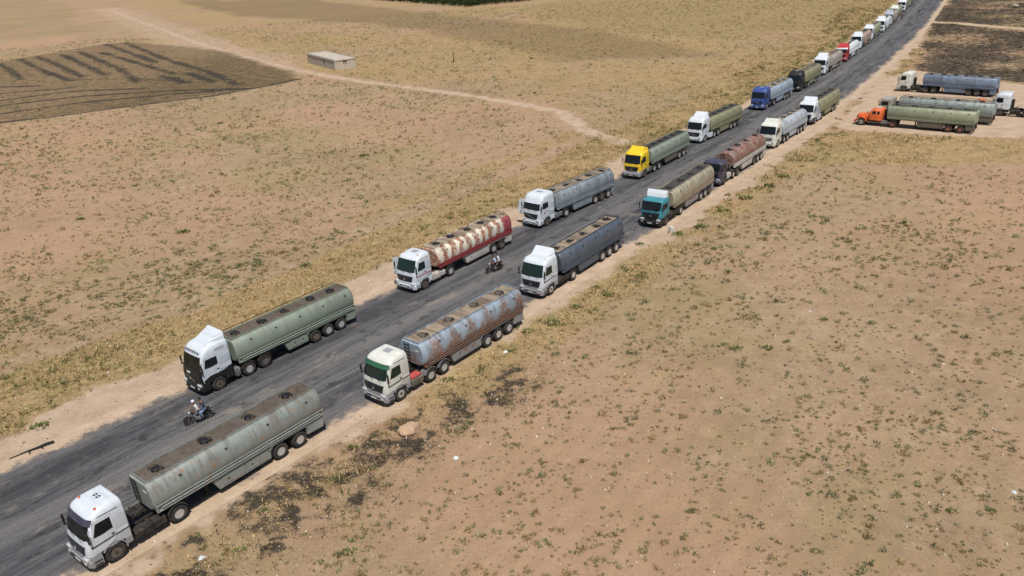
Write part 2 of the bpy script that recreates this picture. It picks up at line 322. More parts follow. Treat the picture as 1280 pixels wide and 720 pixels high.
def ground_material():
    m = NT('dry_soil'); c, h = soil_nodes(m, m.attr('za', 'R'), m.attr('za', 'G'), m.attr('za', 'B'), m.attr('zb', 'R'), m.attr('zb', 'G'))
    m.bump(h, .8, .16); return m.done(c, .95, spec=.15)
def fast_mesh(name, V, F, mat, attrs=None, kind=None, smooth=False):
    me = bpy.data.meshes.new(name); V = np.asarray(V, np.float32); F = np.asarray(F, np.int32); k = F.shape[1]
    me.vertices.add(len(V)); me.vertices.foreach_set('co', V.ravel()); me.loops.add(F.size); me.loops.foreach_set('vertex_index', F.ravel())
    me.polygons.add(len(F)); me.polygons.foreach_set('loop_start', np.arange(0, F.size, k, dtype=np.int32))
    if smooth: me.polygons.foreach_set('use_smooth', np.ones(len(F), bool))
    me.update(); me.validate()
    for nm, A in (attrs or {}).items():
        a = me.attributes.new(nm, 'FLOAT_COLOR', 'POINT'); a.data.foreach_set('color', np.asarray(A, np.float32).ravel())
    o = bpy.data.objects.new(name, me); COL.objects.link(o); me.materials.append(mat)
    if kind: o['kind'] = kind
    return o
def build_ground():
    ang = np.concatenate([np.radians(np.arange(-180, -48, 6.)), np.radians(np.arange(-48, 48, .22)), np.radians(np.arange(48, 180, 6.))])
    rad = np.concatenate([[.5, 6, 12, 18], 22 * np.exp(np.arange(0, math.log(700 / 22), .0052)), [760, 900, 1200, 1700, 2600, 4200, 6500]])
    A, Rr = np.meshgrid(ang, rad); X = Rr * np.sin(A); Y = Rr * np.cos(A); Z = ground_h(X, Y); Z[Rr > 700] = 0
    z = zones(X, Y); na, nr = len(ang), len(rad)
    za = np.stack([z['sand'], z['straw'], z['green'], np.ones_like(X)], -1).reshape(-1, 4); zb = np.stack([z['burnt'], z['brown'], X * 0, np.ones_like(X)], -1).reshape(-1, 4)
    i, j = np.meshgrid(np.arange(nr - 1), np.arange(na), indexing='ij'); k = (j + 1) % na
    Fc = np.stack([i * na + j, i * na + k, (i + 1) * na + k, (i + 1) * na + j], -1).reshape(-1, 4)[:, ::-1]
    fast_mesh('ground', np.stack([X, Y, Z], -1).reshape(-1, 3), Fc, ground_material(), {'za': za, 'zb': zb}, 'structure', True)
build_ground()

def build_road():
    S = np.concatenate([np.arange(-80, 420, 1.5), np.arange(420, 2600, 20)]); D = np.linspace(-RW - .9, RW + .9, 19)
    SS, DD = np.meshgrid(S, D, indexing='ij'); X, Y = road_pt(SS, DD); Z = .012 + .05 * np.clip(1 - (DD / RW) ** 2, 0, 1)
    n, k = SS.shape; i, j = np.meshgrid(np.arange(n - 1), np.arange(k - 1), indexing='ij')
    Fc = np.stack([i * k + j, (i + 1) * k + j, (i + 1) * k + j + 1, i * k + j + 1], -1).reshape(-1, 4)[:, ::-1]
    uv = np.stack([SS / 1000, DD / 20 + .5, np.zeros_like(X), np.ones_like(X)], -1).reshape(-1, 4)
    m = NT('worn_asphalt'); cc = m.n('ShaderNodeAttribute', attribute_name='sd'); sp = m.n('ShaderNodeSeparateColor'); m.t.links.new(cc.outputs['Color'], sp.inputs[0])
    s_ = m.math('MULTIPLY', sp.outputs[0], 1000.); d_ = m.math('MULTIPLY', m.math('SUBTRACT', sp.outputs[1], .5), 20.)
    cb = m.n('ShaderNodeCombineXYZ'); m.put(cb.inputs[0], s_); m.put(cb.inputs[1], d_); P = cb.outputs[0]
    zero = 0.0
    dirt, hh = soil_nodes(m, 1., 0., 0., 0., 0.)
    big = m.noise(P, .09, 4, .6); fine = m.noise(P, 22, 3, .7); med = m.noise(P, 1.3, 6, .7)
    streak = m.noise(m.mapping(P, (.07, .9, 1)), 1.0, 7, .72, dist=.3); streak2 = m.noise(m.mapping(P, (.10, 3.2, 1), (40, 9, 0)), 1.0, 4, .7)
    c = m.mix(m.ramp(streak, .36, .62), srgb(56, 57, 61), srgb(98, 96, 96))
    c = m.mix(m.ramp(streak2, .52, .68, 0, .7), c, srgb(46, 46, 48))
    c = m.mix(m.ramp(streak2, .30, .44, .6, 0), c, srgb(126, 120, 113))
    lane = m.math('ABSOLUTE', m.math('ADD', d_, m.math('MULTIPLY', m.math('SUBTRACT', m.noise(m.mapping(P, (.03, .1, 1)), 1., 4, .6), .5), 2.5)))
    c = m.mix(m.ramp(lane, .1, 1.4, .45, 0), c, srgb(122, 117, 112))            # dusty crown between the lanes
    c = m.mix(m.math('MULTIPLY', m.ramp(m.math('ABSOLUTE', m.math('ADD', d_, 4.1)), .4, 2.2, .6, 0), m.ramp(big, .35, .6)), c, srgb(40, 40, 42))   # oily wheel tracks
    c = m.mix(m.ramp(med, .5, .75, 0, .45), c, srgb(112, 107, 103)); c = m.mix(m.ramp(fine, .5, .8, 0, .35), c, srgb(120, 113, 104))
    pt = m.noise(m.mapping(P, (.3, .8, 1), (7, 3, 0)), .6, 7, .75); c = m.mix(m.ramp(pt, .55, .66, 0, .55), c, srgb(150, 136, 120))
    sp_ = m.noise(m.mapping(P, (.5, .9, 1), (70, 13, 0)), .8, 7, .76); c = m.mix(m.ramp(sp_, .54, .64, 0, .8), c, srgb(34, 33, 34))
    ad = m.math('ABSOLUTE', d_); side = m.math('ADD', ad, m.math('MULTIPLY', m.math('SUBTRACT', m.noise(P, .22, 6, .68), .5), 4.2))
    side = m.math('ADD', side, m.math('MULTIPLY', m.math('SUBTRACT', m.noise(P, 1.6, 8, .8), .5), 3.2))
    haze = m.ramp(side, 4.8, 7.0, 0, .4); c = m.mix(haze, c, srgb(132, 121, 110))
    c = m.mix(m.ramp(m.noise(P, 5, 9, .85), .45, .6, 0, .5), c, srgb(70, 69, 70)); c = m.mix(m.ramp(m.noise(P, 8, 8, .85), .55, .64, 0, .4), c, srgb(150, 143, 134))
    c = m.mix(m.ramp(side, 6.2, 7.0), c, dirt)
    m.bump(m.math('ADD', fine, m.math('MULTIPLY', med, .6)), .3, .04)
    m.done(c, m.ramp(streak2, .3, .7, .95, .72), spec=.22)
    fast_mesh('road', np.stack([X, Y, Z], -1).reshape(-1, 3), Fc, m.m, {'sd': uv}, 'structure', True)
build_road()

# ------------------------------------------------------------------ ground cover
def leaf_material(name, rough=.8):
    m = NT(name); c = m.attr('tint'); return m.done(c, rough, spec=.1)
LEAF = leaf_material('dry_leaf')
def tufts(name, X, Y, size, hgt, col, nleaf, spread, lw, label=None, cat=None, flat=.5, Z=None):
    """nleaf small tapering blades or leaves per plant, real triangles with their own lean, length and tint"""
    n = len(X); Zb = ground_h(X, Y) if Z is None else Z; N = n * nleaf; rep = lambda a: np.repeat(a, nleaf)
    az = rng.uniform(0, 2 * math.pi, N); r0 = np.sqrt(rng.random(N)) * spread * rep(size); ba = rng.uniform(0, 2 * math.pi, N)
    bx = rep(X) + r0 * np.cos(ba); by = rep(Y) + r0 * np.sin(ba); bz = rep(Zb) - .02 + rng.random(N) * flat * rep(hgt) * .5
    L = rep(hgt) * rng.uniform(.5, 1.15, N); lean = rng.uniform(.25, 1.2, N)
    tx = bx + np.cos(az) * L * np.sin(lean); ty = by + np.sin(az) * L * np.sin(lean); tz = bz + L * np.cos(lean) * .9 + .02
    wv = rep(size) * lw * rng.uniform(.6, 1.3, N); a2 = rng.uniform(0, 2 * math.pi, N); px = -np.sin(a2) * wv; py = np.cos(a2) * wv
    mx, my, mz = bx * .5 + tx * .5, by * .5 + ty * .5, bz * .45 + tz * .55
    V = np.stack([np.stack([bx, by, bz], -1), np.stack([mx + px, my + py, mz], -1), np.stack([tx, ty, tz], -1), np.stack([mx - px, my - py, mz + .01], -1)], 1).reshape(-1, 3)
    Fc = np.arange(4 * N).reshape(N, 4); c = rep(col) if col.ndim == 1 else np.repeat(col, nleaf, 0)
    c = c * rng.uniform(.7, 1.3, (N, 1)); c4 = np.concatenate([c, np.ones((N, 1))], 1); C = np.repeat(c4, 4, 0)
    o = fast_mesh(name, V, Fc, LEAF, {'tint': C}, 'stuff'); return tag(o, label, cat)
def sample(n, r0, r1, a=42, power=1.):      # points over the land in view, thinning with distance
    r = (r0 ** (2 - power) + rng.random(n) * (r1 ** (2 - power) - r0 ** (2 - power))) ** (1 / (2 - power)) if power != 2 else r0 * (r1 / r0) ** rng.random(n)
    t = np.radians(rng.uniform(-a, a, n)); return r * np.sin(t), r * np.cos(t), r
def lerp(a, b, t): return np.asarray(a)[None, :3] * (1 - t[:, None]) + np.asarray(b)[None, :3] * t[:, None]
def build_cover():
    # low green-grey weeds over the fields
    X, Y, r = sample(520000, 26, 420, power=1.); z = zones(X, Y); pat = fbm(X, Y, 7, 101); pat2 = fbm(X, Y, 40, 111); fine_ = fbm(X, Y, 1.6, 151, 2)
    dens = z['field'] * np.clip((pat - .2) * 2., .4, 1) * np.clip((fine_ - .28) * 2.6, 0.2, .85) * np.clip(1.25 - r / 220, .45, 1) * np.clip((pat2 - .2) * 2.4, .35, 1) * 1.3
    dens = np.where(z['d'] < 0, dens * 1.05, dens); dens = np.where((np.abs(z['d']) < 10.5) | (z['pk'] > .3) | (z['sand'] > .3), 0, dens) * (1 - z['bR']) * (1 - .6 * z['brown'])
    keep = rng.random(len(X)) < dens; X, Y, r = X[keep], Y[keep], r[keep]; t = rng.random(len(X))
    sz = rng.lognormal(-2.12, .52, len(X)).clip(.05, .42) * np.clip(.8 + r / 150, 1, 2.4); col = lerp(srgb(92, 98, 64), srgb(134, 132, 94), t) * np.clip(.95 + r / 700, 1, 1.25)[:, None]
    dry = rng.random(len(X)) < .38; col[dry] = lerp(srgb(150, 130, 86), srgb(120, 104, 66), t[dry])
    nr_ = r < 85
    tufts('field_weeds', X[nr_], Y[nr_], sz[nr_], sz[nr_] * .8, col[nr_], 24, .62, .085, 'low grey-green weeds dotted over the near fields', 'weeds')
    tufts('field_weeds', X[~nr_], Y[~nr_], sz[~nr_], sz[~nr_] * .8, col[~nr_], 9, .62, .15, 'low grey-green weeds dotted over the farther fields', 'weeds')
    # straw on the verges
    X, Y, r = sample(380000, 27, 420, power=1.); z = zones(X, Y); pat = fbm(X, Y, 4, 121)
    dens = z['straw'] * np.clip((pat - .22) * 2.6, .1, 1) * np.where(np.abs(z['d']) < 26, 1, .34); keep = (rng.random(len(X)) < dens) & (np.abs(z['d']) > 9.8)
    X, Y, r = X[keep], Y[keep], r[keep]; t = rng.random(len(X)); sz = rng.lognormal(-1.5, .42, len(X)).clip(.08, .6) * np.clip(.9 + r / 300, 1, 2)
    tufts('dry_grass', X, Y, sz, sz * .75, lerp(srgb(184, 158, 112), srgb(132, 114, 76), t), 8, 1.0, .10, 'straw-coloured dry grass along the road verges and the far field', 'dry grass')
    # greener verge plants
    X, Y, r = sample(110000, 27, 320, power=1.); z = zones(X, Y); keep = (rng.random(len(X)) < z['green'] * .42) & (np.abs(z['d']) > 8.3) & (np.abs(z['d']) < 22)
    X, Y, r = X[keep], Y[keep], r[keep]; t = rng.random(len(X)); sz = rng.uniform(.14, .36, len(X)) * np.clip(.8 + r / 150, 1, 2.4)
    tufts('verge_weeds', X, Y, sz, sz * .8, lerp(srgb(80, 84, 50), srgb(120, 116, 74), t), 12, .9, .15, 'olive green weeds growing among the dry verge grass', 'weeds')
    # blackened stubble by the near shoulder and in the burnt field
    X, Y, r = sample(120000, 26, 330, power=1.); z = zones(X, Y); keep = rng.random(len(X)) < np.where(z['bR'] > .5, z['burnt'] * .7, np.where((r < 60), z['burnt'] * 1.9, 0))
    keep &= np.abs(z['d']) > 9.5; X, Y, r = X[keep], Y[keep], r[keep]; t = rng.random(len(X)); sz = rng.uniform(.1, .26, len(X)) * np.clip(r / 90, 1, 2.6)
    tufts('burnt_stubble', X, Y, sz, sz * .6, np.where(rng.random((len(X), 1)) < .25, lerp(srgb(170, 146, 100), srgb(140, 116, 80), t), lerp(srgb(48, 43, 38), srgb(84, 72, 58), t)), 10, 1.1, .12, 'blackened stubble of burnt grass on the ground', 'stubble')
    # pebbles and clods
    X, Y, r = sample(60000, 26, 110, power=1.); z = zones(X, Y); keep = (np.abs(z['d']) > 7.4) & (rng.random(len(X)) < np.where(np.abs(z['d']) < 16, .8, .35)); X, Y = X[keep], Y[keep]; n = len(X)
    s = rng.lognormal(-3.35, .5, n).clip(.02, .14); base = np.array([(1, 0, 0), (0, 1, 0), (-1, 0, 0), (0, -1, 0), (0, 0, .9), (0, 0, -.4)]); tri = np.array([(0, 1, 4), (1, 2, 4), (2, 3, 4), (3, 0, 4), (1, 0, 5), (2, 1, 5), (3, 2, 5), (0, 3, 5)])
    P = base[None] * s[:, None, None] * rng.uniform(.6, 1.3, (n, 6, 3)) + np.stack([X, Y, ground_h(X, Y)], -1)[:, None]; Fc = (tri[None] + (np.arange(n) * 6)[:, None, None]).reshape(-1, 3)
    c = lerp(srgb(120, 98, 78), srgb(205, 190, 170), rng.random(n) ** 2); C = np.repeat(np.concatenate([c, np.ones((n, 1))], 1), 6, 0)
    tag(fast_mesh('pebbles', P.reshape(-1, 3), Fc, LEAF, {'tint': C}, 'stuff'), 'small pebbles and clods of earth strewn over the soil', 'pebbles')
    # orchard at the far edge: a dark mass of small trees
    T = []
    for iy in range(14):
        for ix in range(26):
            T.append((-13 + ix * 6.0 * .62 - ix * 3.0 * 1.0 + 0, 0))
    u = np.array((-46.8, 91.)) / 102.; v = np.array((31.2, -.0)) / 31.2; pts = []
    for a in np.arange(0, 150, 4.4):
        for b in np.arange(0, 90, 4.6):
            pts.append((-13.4 + u[0] * a + (u[1] * .9) * b * .35, 433 + u[1] * a + b * .9))
    for b in np.arange(4, 46, 4.4):
        for a in np.arange(0, 60, 4.6): pts.append((-13.4 + b * .75 + a * .1, 434 + b * .35 + a + rng.uniform(-1, 1)))
    pts = np.array(pts) + rng.normal(0, .5, (len(pts), 2)); n = len(pts)
    X = np.repeat(pts[:, 0], 26) + rng.normal(0, 1.05, n * 26); Y = np.repeat(pts[:, 1], 26) + rng.normal(0, 1.05, n * 26); Z = np.repeat(rng.uniform(.8, 1.1, n), 26) * rng.uniform(.15, 3.2, n * 26)
    sz = rng.uniform(.6, 1., len(X)); tufts('orchard', X, Y, sz, sz, lerp(srgb(38, 50, 28), srgb(66, 76, 40), rng.random(len(X))), 5, .5, .35, 'dark green orchard at the far edge of the fields', 'orchard', Z=Z)
build_cover()

SHRUB_MAT = LEAF
def shrub(x, y, rad, colr, label, group):
    n = 70; rr = np.random.default_rng(int(abs(x * 131 + y * 17))); V = []; Fc = []; C = []
    for k in range(n):
        a = rr.uniform(0, 2 * math.pi); r = rad * math.sqrt(rr.random()) * (1 if rr.random() < .8 else 1.3); L = rad * rr.uniform(.25, .5); ln = rr.uniform(.1, 1.1); b = a + rr.normal(0, .7)
        p = np.array((r * math.cos(a), r * math.sin(a) * .8, rr.random() * rad * .35 * (1 - r / rad / 1.4))); t = p + L * np.array((math.cos(b) * math.sin(ln), math.sin(b) * math.sin(ln), math.cos(ln)))
        q = np.array((-math.sin(b), math.cos(b), .2)) * L * .28; mm = p * .45 + t * .55; i = len(V); V += [p, mm + q, t, mm - q]; Fc.append((i, i + 1, i + 2, i + 3)); c = list(np.array(colr[:3]) * rr.uniform(.6, 1.35)) + [1]; C += [c] * 4
    o = fast_mesh('shrub', V, Fc, SHRUB_MAT, {'tint': C}); o.location = (x, y, float(ground_h(np.array([x]), np.array([y]))[0]) - .01); return tag(o, label, 'shrub', group)
SH = [(5.7, 30.3, .45), (-9.4, 31.6, .55), (-11.1, 37.8, .5), (1.0, 55.3, .7), (3.1, 56.5, .8), (-0.3, 52.2, .5), (16.2, 50.3, .8), (18.5, 50.1, .7), (13.1, 72.9, .6), (17.4, 75.0, .8), (-0.2, 56.2, .8), (-54.5, 152.3, .9), (-33.0, 45.8, .8), (-53.6, 94.2, .8), (-21.4, 118.3, 1.), (-37.8, 86.6, 1.), (-20.6, 73.1, .8), (9.0, 33.0, .45), (22.1, 31.7, .5), (24.0, 31.5, .5), (-10.7, 40.9, .5), (-15.2, 32.2, .5), (-14.8, 35.3, .5), (-5.0, 48.5, .6), (11.7, 65.0, .6), (27.5, 52.9, .6), (24.2, 54.0, .6), (23.8, 81.6, 1.), (27.5, 85.3, 1.1), (31.5, 89.2, 1.1), (8.3, 61.2, .6), (7.5, 63.0, .6), (5.3, 59.2, .7), (14.1, 29.5, .4), (34.5, 92.5, 1.), (20.2, 76.8, 1.0)]
for i, (x, y, r) in enumerate(SH):
    s, d = road_sd(np.array([x]), np.array([y])); d = float(d[0]); s = float(s[0])
    near = 9 < d < 17
    big = 'bushy' if r >= .8 else 'small'
    if d < -10:
        wh = 'on the verge facing the nearest lorry' if s < 22 else ('beside the path across from the sage green tank' if s < 60 else 'far out in the left field')
        lb, g = big + ' olive green shrub ' + wh, 'shrubs left of the road'
    elif near:
        nmd, ds = min(((n_, math.hypot(x - a_, y - b_)) for n_, a_, b_ in (('nearest lorry', -18, 36), ('pale blue rusty tank', -3, 53), ('slate-grey tank', 8, 69), ('turquoise cab', 17, 77), ('rusty red tank', 31, 97), ('navy cab', 26, 90))), key=lambda t_: t_[1])
        wh = ('at the sand edge' if d < 11.5 else 'among dense weeds') if d < 13.5 else 'on bare soil'
        lb, g = big + ' green shrub ' + wh + ' by the ' + nmd, 'shrubs beside the right shoulder'
    else: lb, g = big + ' grey-green shrub in the right field ' + ('near the bottom edge' if y < 34 else ('amid bare soil' if y < 60 else 'beyond the tyre tracks')) + (', well to the right' if x > 15 else ', left of centre'), 'shrubs in the right field'
    shrub(x, y, r * (.55 if d > 17 else .7), srgb(92, 98, 58) if i % 3 else srgb(104, 112, 60), lb, g)

# ------------------------------------------------------------------ shared materials
RUBBER = plain('tyre_rubber', srgb(34, 33, 33), .9, dust=.22); RIMW = plain('rim_silver', srgb(190, 188, 184), .45, .3, dust=.12); RIMD = plain('rim_dusty', srgb(88, 82, 76), .7, .1, dust=.3)
RIMRED = plain('rim_red', srgb(120, 48, 38), .7, .1, dust=.5)
CHASSIS = plain('chassis_grime', srgb(32, 30, 29), .85, .1, dust=.22); DARK = plain('dark_plastic', srgb(20, 20, 22), .5, dust=.07); GREY = plain('grey_plastic', srgb(104, 106, 110), .6, dust=.35)
LIGHTGREY = plain('light_grey_plastic', srgb(150, 152, 155), .55, dust=.3)
def glass_material(name, col, rough=.08):
    m = NT(name); o = m.obj(); n = m.noise(o, 1.7, 4, .6)
    c = m.mix(m.ramp(n, .5, .75, 0, .25), col, srgb(50, 50, 48)); return m.done(c, m.ramp(n, .4, .7, rough, rough + .2), spec=.4)
GLASS = glass_material('dark_windscreen', srgb(22, 26, 27)); GLASSG = glass_material('green_tinted_windscreen', srgb(26, 42, 36))
LAMP = plain('headlamp_glass', srgb(205, 208, 208), .25, .2, dust=.1); REDLAMP = plain('red_lamp', srgb(150, 40, 28), .35, dust=.1); PLATE = plain('number_plate_white', srgb(205, 205, 200), .5, dust=.1)
NAVYD = plain('dark_slat', srgb(48, 50, 60), .5, dust=.1); AMBER = plain('orange_beacon', srgb(200, 84, 50), .4, dust=.05); GRAFF = plain('red_lettering', srgb(176, 60, 70), .6, dust=.1); BLACKMARK = plain('black_marking', srgb(26, 26, 28), .6, dust=.05)
CHROME = plain('dull_chrome', srgb(170, 170, 170), .35, .7, dust=.1)
WALKB = paint('oil_stained_walkway', srgb(68, 60, 52), grime=.6, rust=.0, dust=.22, seed=4, fade=.3); WALKT = paint('dusty_walkway', srgb(136, 122, 102), grime=.9, rust=.0, dust=.4, seed=8, fade=.2); WALKD = paint('tarred_walkway', srgb(38, 35, 34), rust=0, dust=.15, seed=12, fade=.3)

# ------------------------------------------------------------------ lorry pieces
WR_ = .52
def tyre_mb(wd):
    h = wd / 2; pr = [(.27, -h * .80), (.33, -h), (.46, -h * .98), (.505, -h * .86), (.52, -h * .6), (.52, h * .6), (.505, h * .86), (.46, h * .98), (.33, h), (.27, h * .80)]
    mb = MB(); mb.lathe(pr, n=28)
    for k in range(28):     # tread blocks
        a = 2 * math.pi * k / 28; c, s = math.cos(a), math.sin(a)
        for sg in (-1, 1):
            y0, y1 = sorted((sg * h * .12, sg * h * .7)); pts = []
            for rr_ in (.515, .532):
                for da, yy in ((-.05, y0), (.05, y0), (.05, y1), (-.05, y1)): pts.append((rr_ * math.cos(a + da), yy, rr_ * math.sin(a + da)))
            mb.add(pts, [(4, 5, 6, 7), (0, 1, 5, 4), (1, 2, 6, 5), (2, 3, 7, 6), (3, 0, 4, 7)])
    return mb
def rim_mb(wd, front):
    h = wd / 2; mb = MB()
    for sg in (-1, 1):
        pr = [(.285, sg * h * .90), (.275, sg * h * .95), (.245, sg * h * .86), (.235, sg * h * (.62 if front else .25)), (.15, sg * h * (.70 if front else .30)), (.148, sg * h * (.60 if front else .2))]
        mb.lathe(pr, n=22)
    return mb
def hub_mb(wd, front):
    h = wd / 2; mb = MB(); q = .72 if front else .32
    for sg in (-1, 1):
        mb.lathe([(.150, sg * h * q * .9), (.150, sg * h * (q + .02)), (.12, sg * h * (q + .16)), (.085, sg * h * (q + .34)), (.02, sg * h * (q + .36))], n=14)
        for k in range(10):
            a = 2 * math.pi * k / 10; r = .195; y = h * q
            mb.tube((r * math.cos(a), sg * y * .85, r * math.sin(a)), (r * math.cos(a), sg * (y + .03), r * math.sin(a)), .015, n=5)
    return mb
def axle(T, x, front=False, single=False, rim=RIMW, z=WR_):
    wd = .31 if (front or single) else .58; yc = 1.24 - wd / 2
    for sg in (-1, 1):
        wl = part('wheel', lambda: tyre_mb(wd), RUBBER, T, ('tyre', wd), loc=(x, sg * yc, z), rot=(0, random.uniform(0, 1), 0))
        part('rim', lambda: rim_mb(wd, front), rim if random.random() < .8 or rim is RIMRED else RIMD, wl, ('rim', wd, front)); part('hub', lambda: hub_mb(wd, front), CHASSIS, wl, ('hub', wd, front))
    part('axle', lambda: MB().tube((0, -.9, 0), (0, .9, 0), .08, n=8), CHASSIS, T, ('axle',), loc=(x, 0, z))
def arch_mb(r0, r1, y0, y1, a0, a1, n=10):
    rings = []
    for i in range(n + 1):
        a = math.radians(a0 + (a1 - a0) * i / n); c, s = math.cos(a), math.sin(a)
        rings.append([(r0 * c, y0, r0 * s), (r1 * c, y0, r1 * s), (r1 * c, y1, r1 * s), (r0 * c, y1, r0 * s)])
    return MB().loft(rings, False)

STY = {   # z, x_front, x_rear, half width — outline of each kind of cab
 'low':   [(1.02, -1.30, 1.0, 1.20), (1.45, -1.31, 1.0, 1.235), (1.98, -1.18, 1.0, 1.24), (2.45, -1.0, 1.0, 1.225), (2.95, -.80, 1.0, 1.19), (3.12, -.66, 1.0, 1.15), (3.26, -.42, .99, 1.06), (3.36, -.05, .97, .92), (3.40, .3, .9, .74)],
 'mid':   [(1.02, -1.30, 1.12, 1.20), (1.45, -1.31, 1.12, 1.235), (1.98, -1.20, 1.12, 1.24), (2.45, -1.06, 1.12, 1.23), (2.95, -.88, 1.12, 1.205), (3.10, -.78, 1.12, 1.18), (3.26, -.58, 1.12, 1.12), (3.34, -.32, 1.1, 1.02), (3.38, .1, 1.05, .86)],
 'high':  [(1.02, -1.33, 1.28, 1.20), (1.5, -1.34, 1.28, 1.235), (2.05, -1.22, 1.28, 1.245), (2.5, -1.10, 1.28, 1.24), (2.98, -.96, 1.28, 1.225), (3.2, -.84, 1.28, 1.2), (3.42, -.62, 1.28, 1.15), (3.56, -.36, 1.26, 1.06), (3.62, .1, 1.2, .9)],
 'flat':  [(1.02, -1.28, .75, 1.20), (1.45, -1.30, .75, 1.23), (1.9, -1.25, .75, 1.23), (2.4, -1.12, .75, 1.21), (2.78, -1.0, .75, 1.18), (2.86, -.92, .75, 1.14), (2.92, -.7, .72, 1.0), (2.95, -.3, .62, .8)],
}
def prof(st, z):
    P = STY[st]
    for a, b in zip(P[:-1], P[1:]):
        if z <= b[0]:
            t = (z - a[0]) / (b[0] - a[0]); return [a[i] + (b[i] - a[i]) * t for i in range(4)]
    return list(P[-1])
def ring(z, xf, xr, hw):
    T = [-1, -.985, -.95, -.88, -.7, -.35, 0, .35, .7, .88, .95, .985, 1]; q = []
    for t in T: q.append((xf + .05 * t * t + .20 * abs(t) ** 14, hw * t, z))
    q.append((xf + .55, hw, z)); q += [(xr - .06, hw, z), (xr, hw - .06, z), (xr, -hw + .06, z), (xr - .06, -hw, z), (xf + .55, -hw, z)]; return q
def front_patch(st, z0, z1, w0, w1, o, n=8, m=3, th=.02, yc=0.):
    """a panel lying on the cab's front, following its rake and bow"""
    rings = []
    for i in range(m + 1):
        z = z0 + (z1 - z0) * i / m; _, xf, _, hw = prof(st, z); wz = w0 + (w1 - w0) * i / m; r = []
        for k in range(n + 1):
            y = yc + wz * (2 * k / n - 1); t = y / hw; r.append((xf + .05 * t * t + .20 * min(1, abs(t)) ** 14 - o, y, z))
        r += [(p[0] + th + o, p[1], p[2]) for p in reversed(r)]; rings.append(r)
    return MB().loft(rings, False)
def side_patch(st, P, sg, o, inset=.03):
    mb = MB(); n = len(P); A = []; Bq = []
    for x, z in P:
        hw = prof(st, z)[3]; A.append((x, sg * (hw + o), z)); Bq.append((x, sg * (hw - inset), z))
    return mb.loft([Bq, A], False)
def star(mb, c, r, nrm='x'):
    n = 20; R = lambda q, dx: [(c[0] + dx, c[1] + q * math.cos(2 * math.pi * i / n), c[2] + q * math.sin(2 * math.pi * i / n)) for i in range(n)]
    mb.loft([R(r, 0), R(r, -.02), R(r * .84, -.02), R(r * .84, 0)], False, cap=False)
    for k in range(3):
        a = math.pi / 2 + k * 2 * math.pi / 3; mb.tube((c[0] - .012, c[1], c[2]), (c[0] - .012, c[1] + r * .9 * math.cos(a), c[2] + r * .9 * math.sin(a)), r * .12, r * .04, n=4)
    return mb
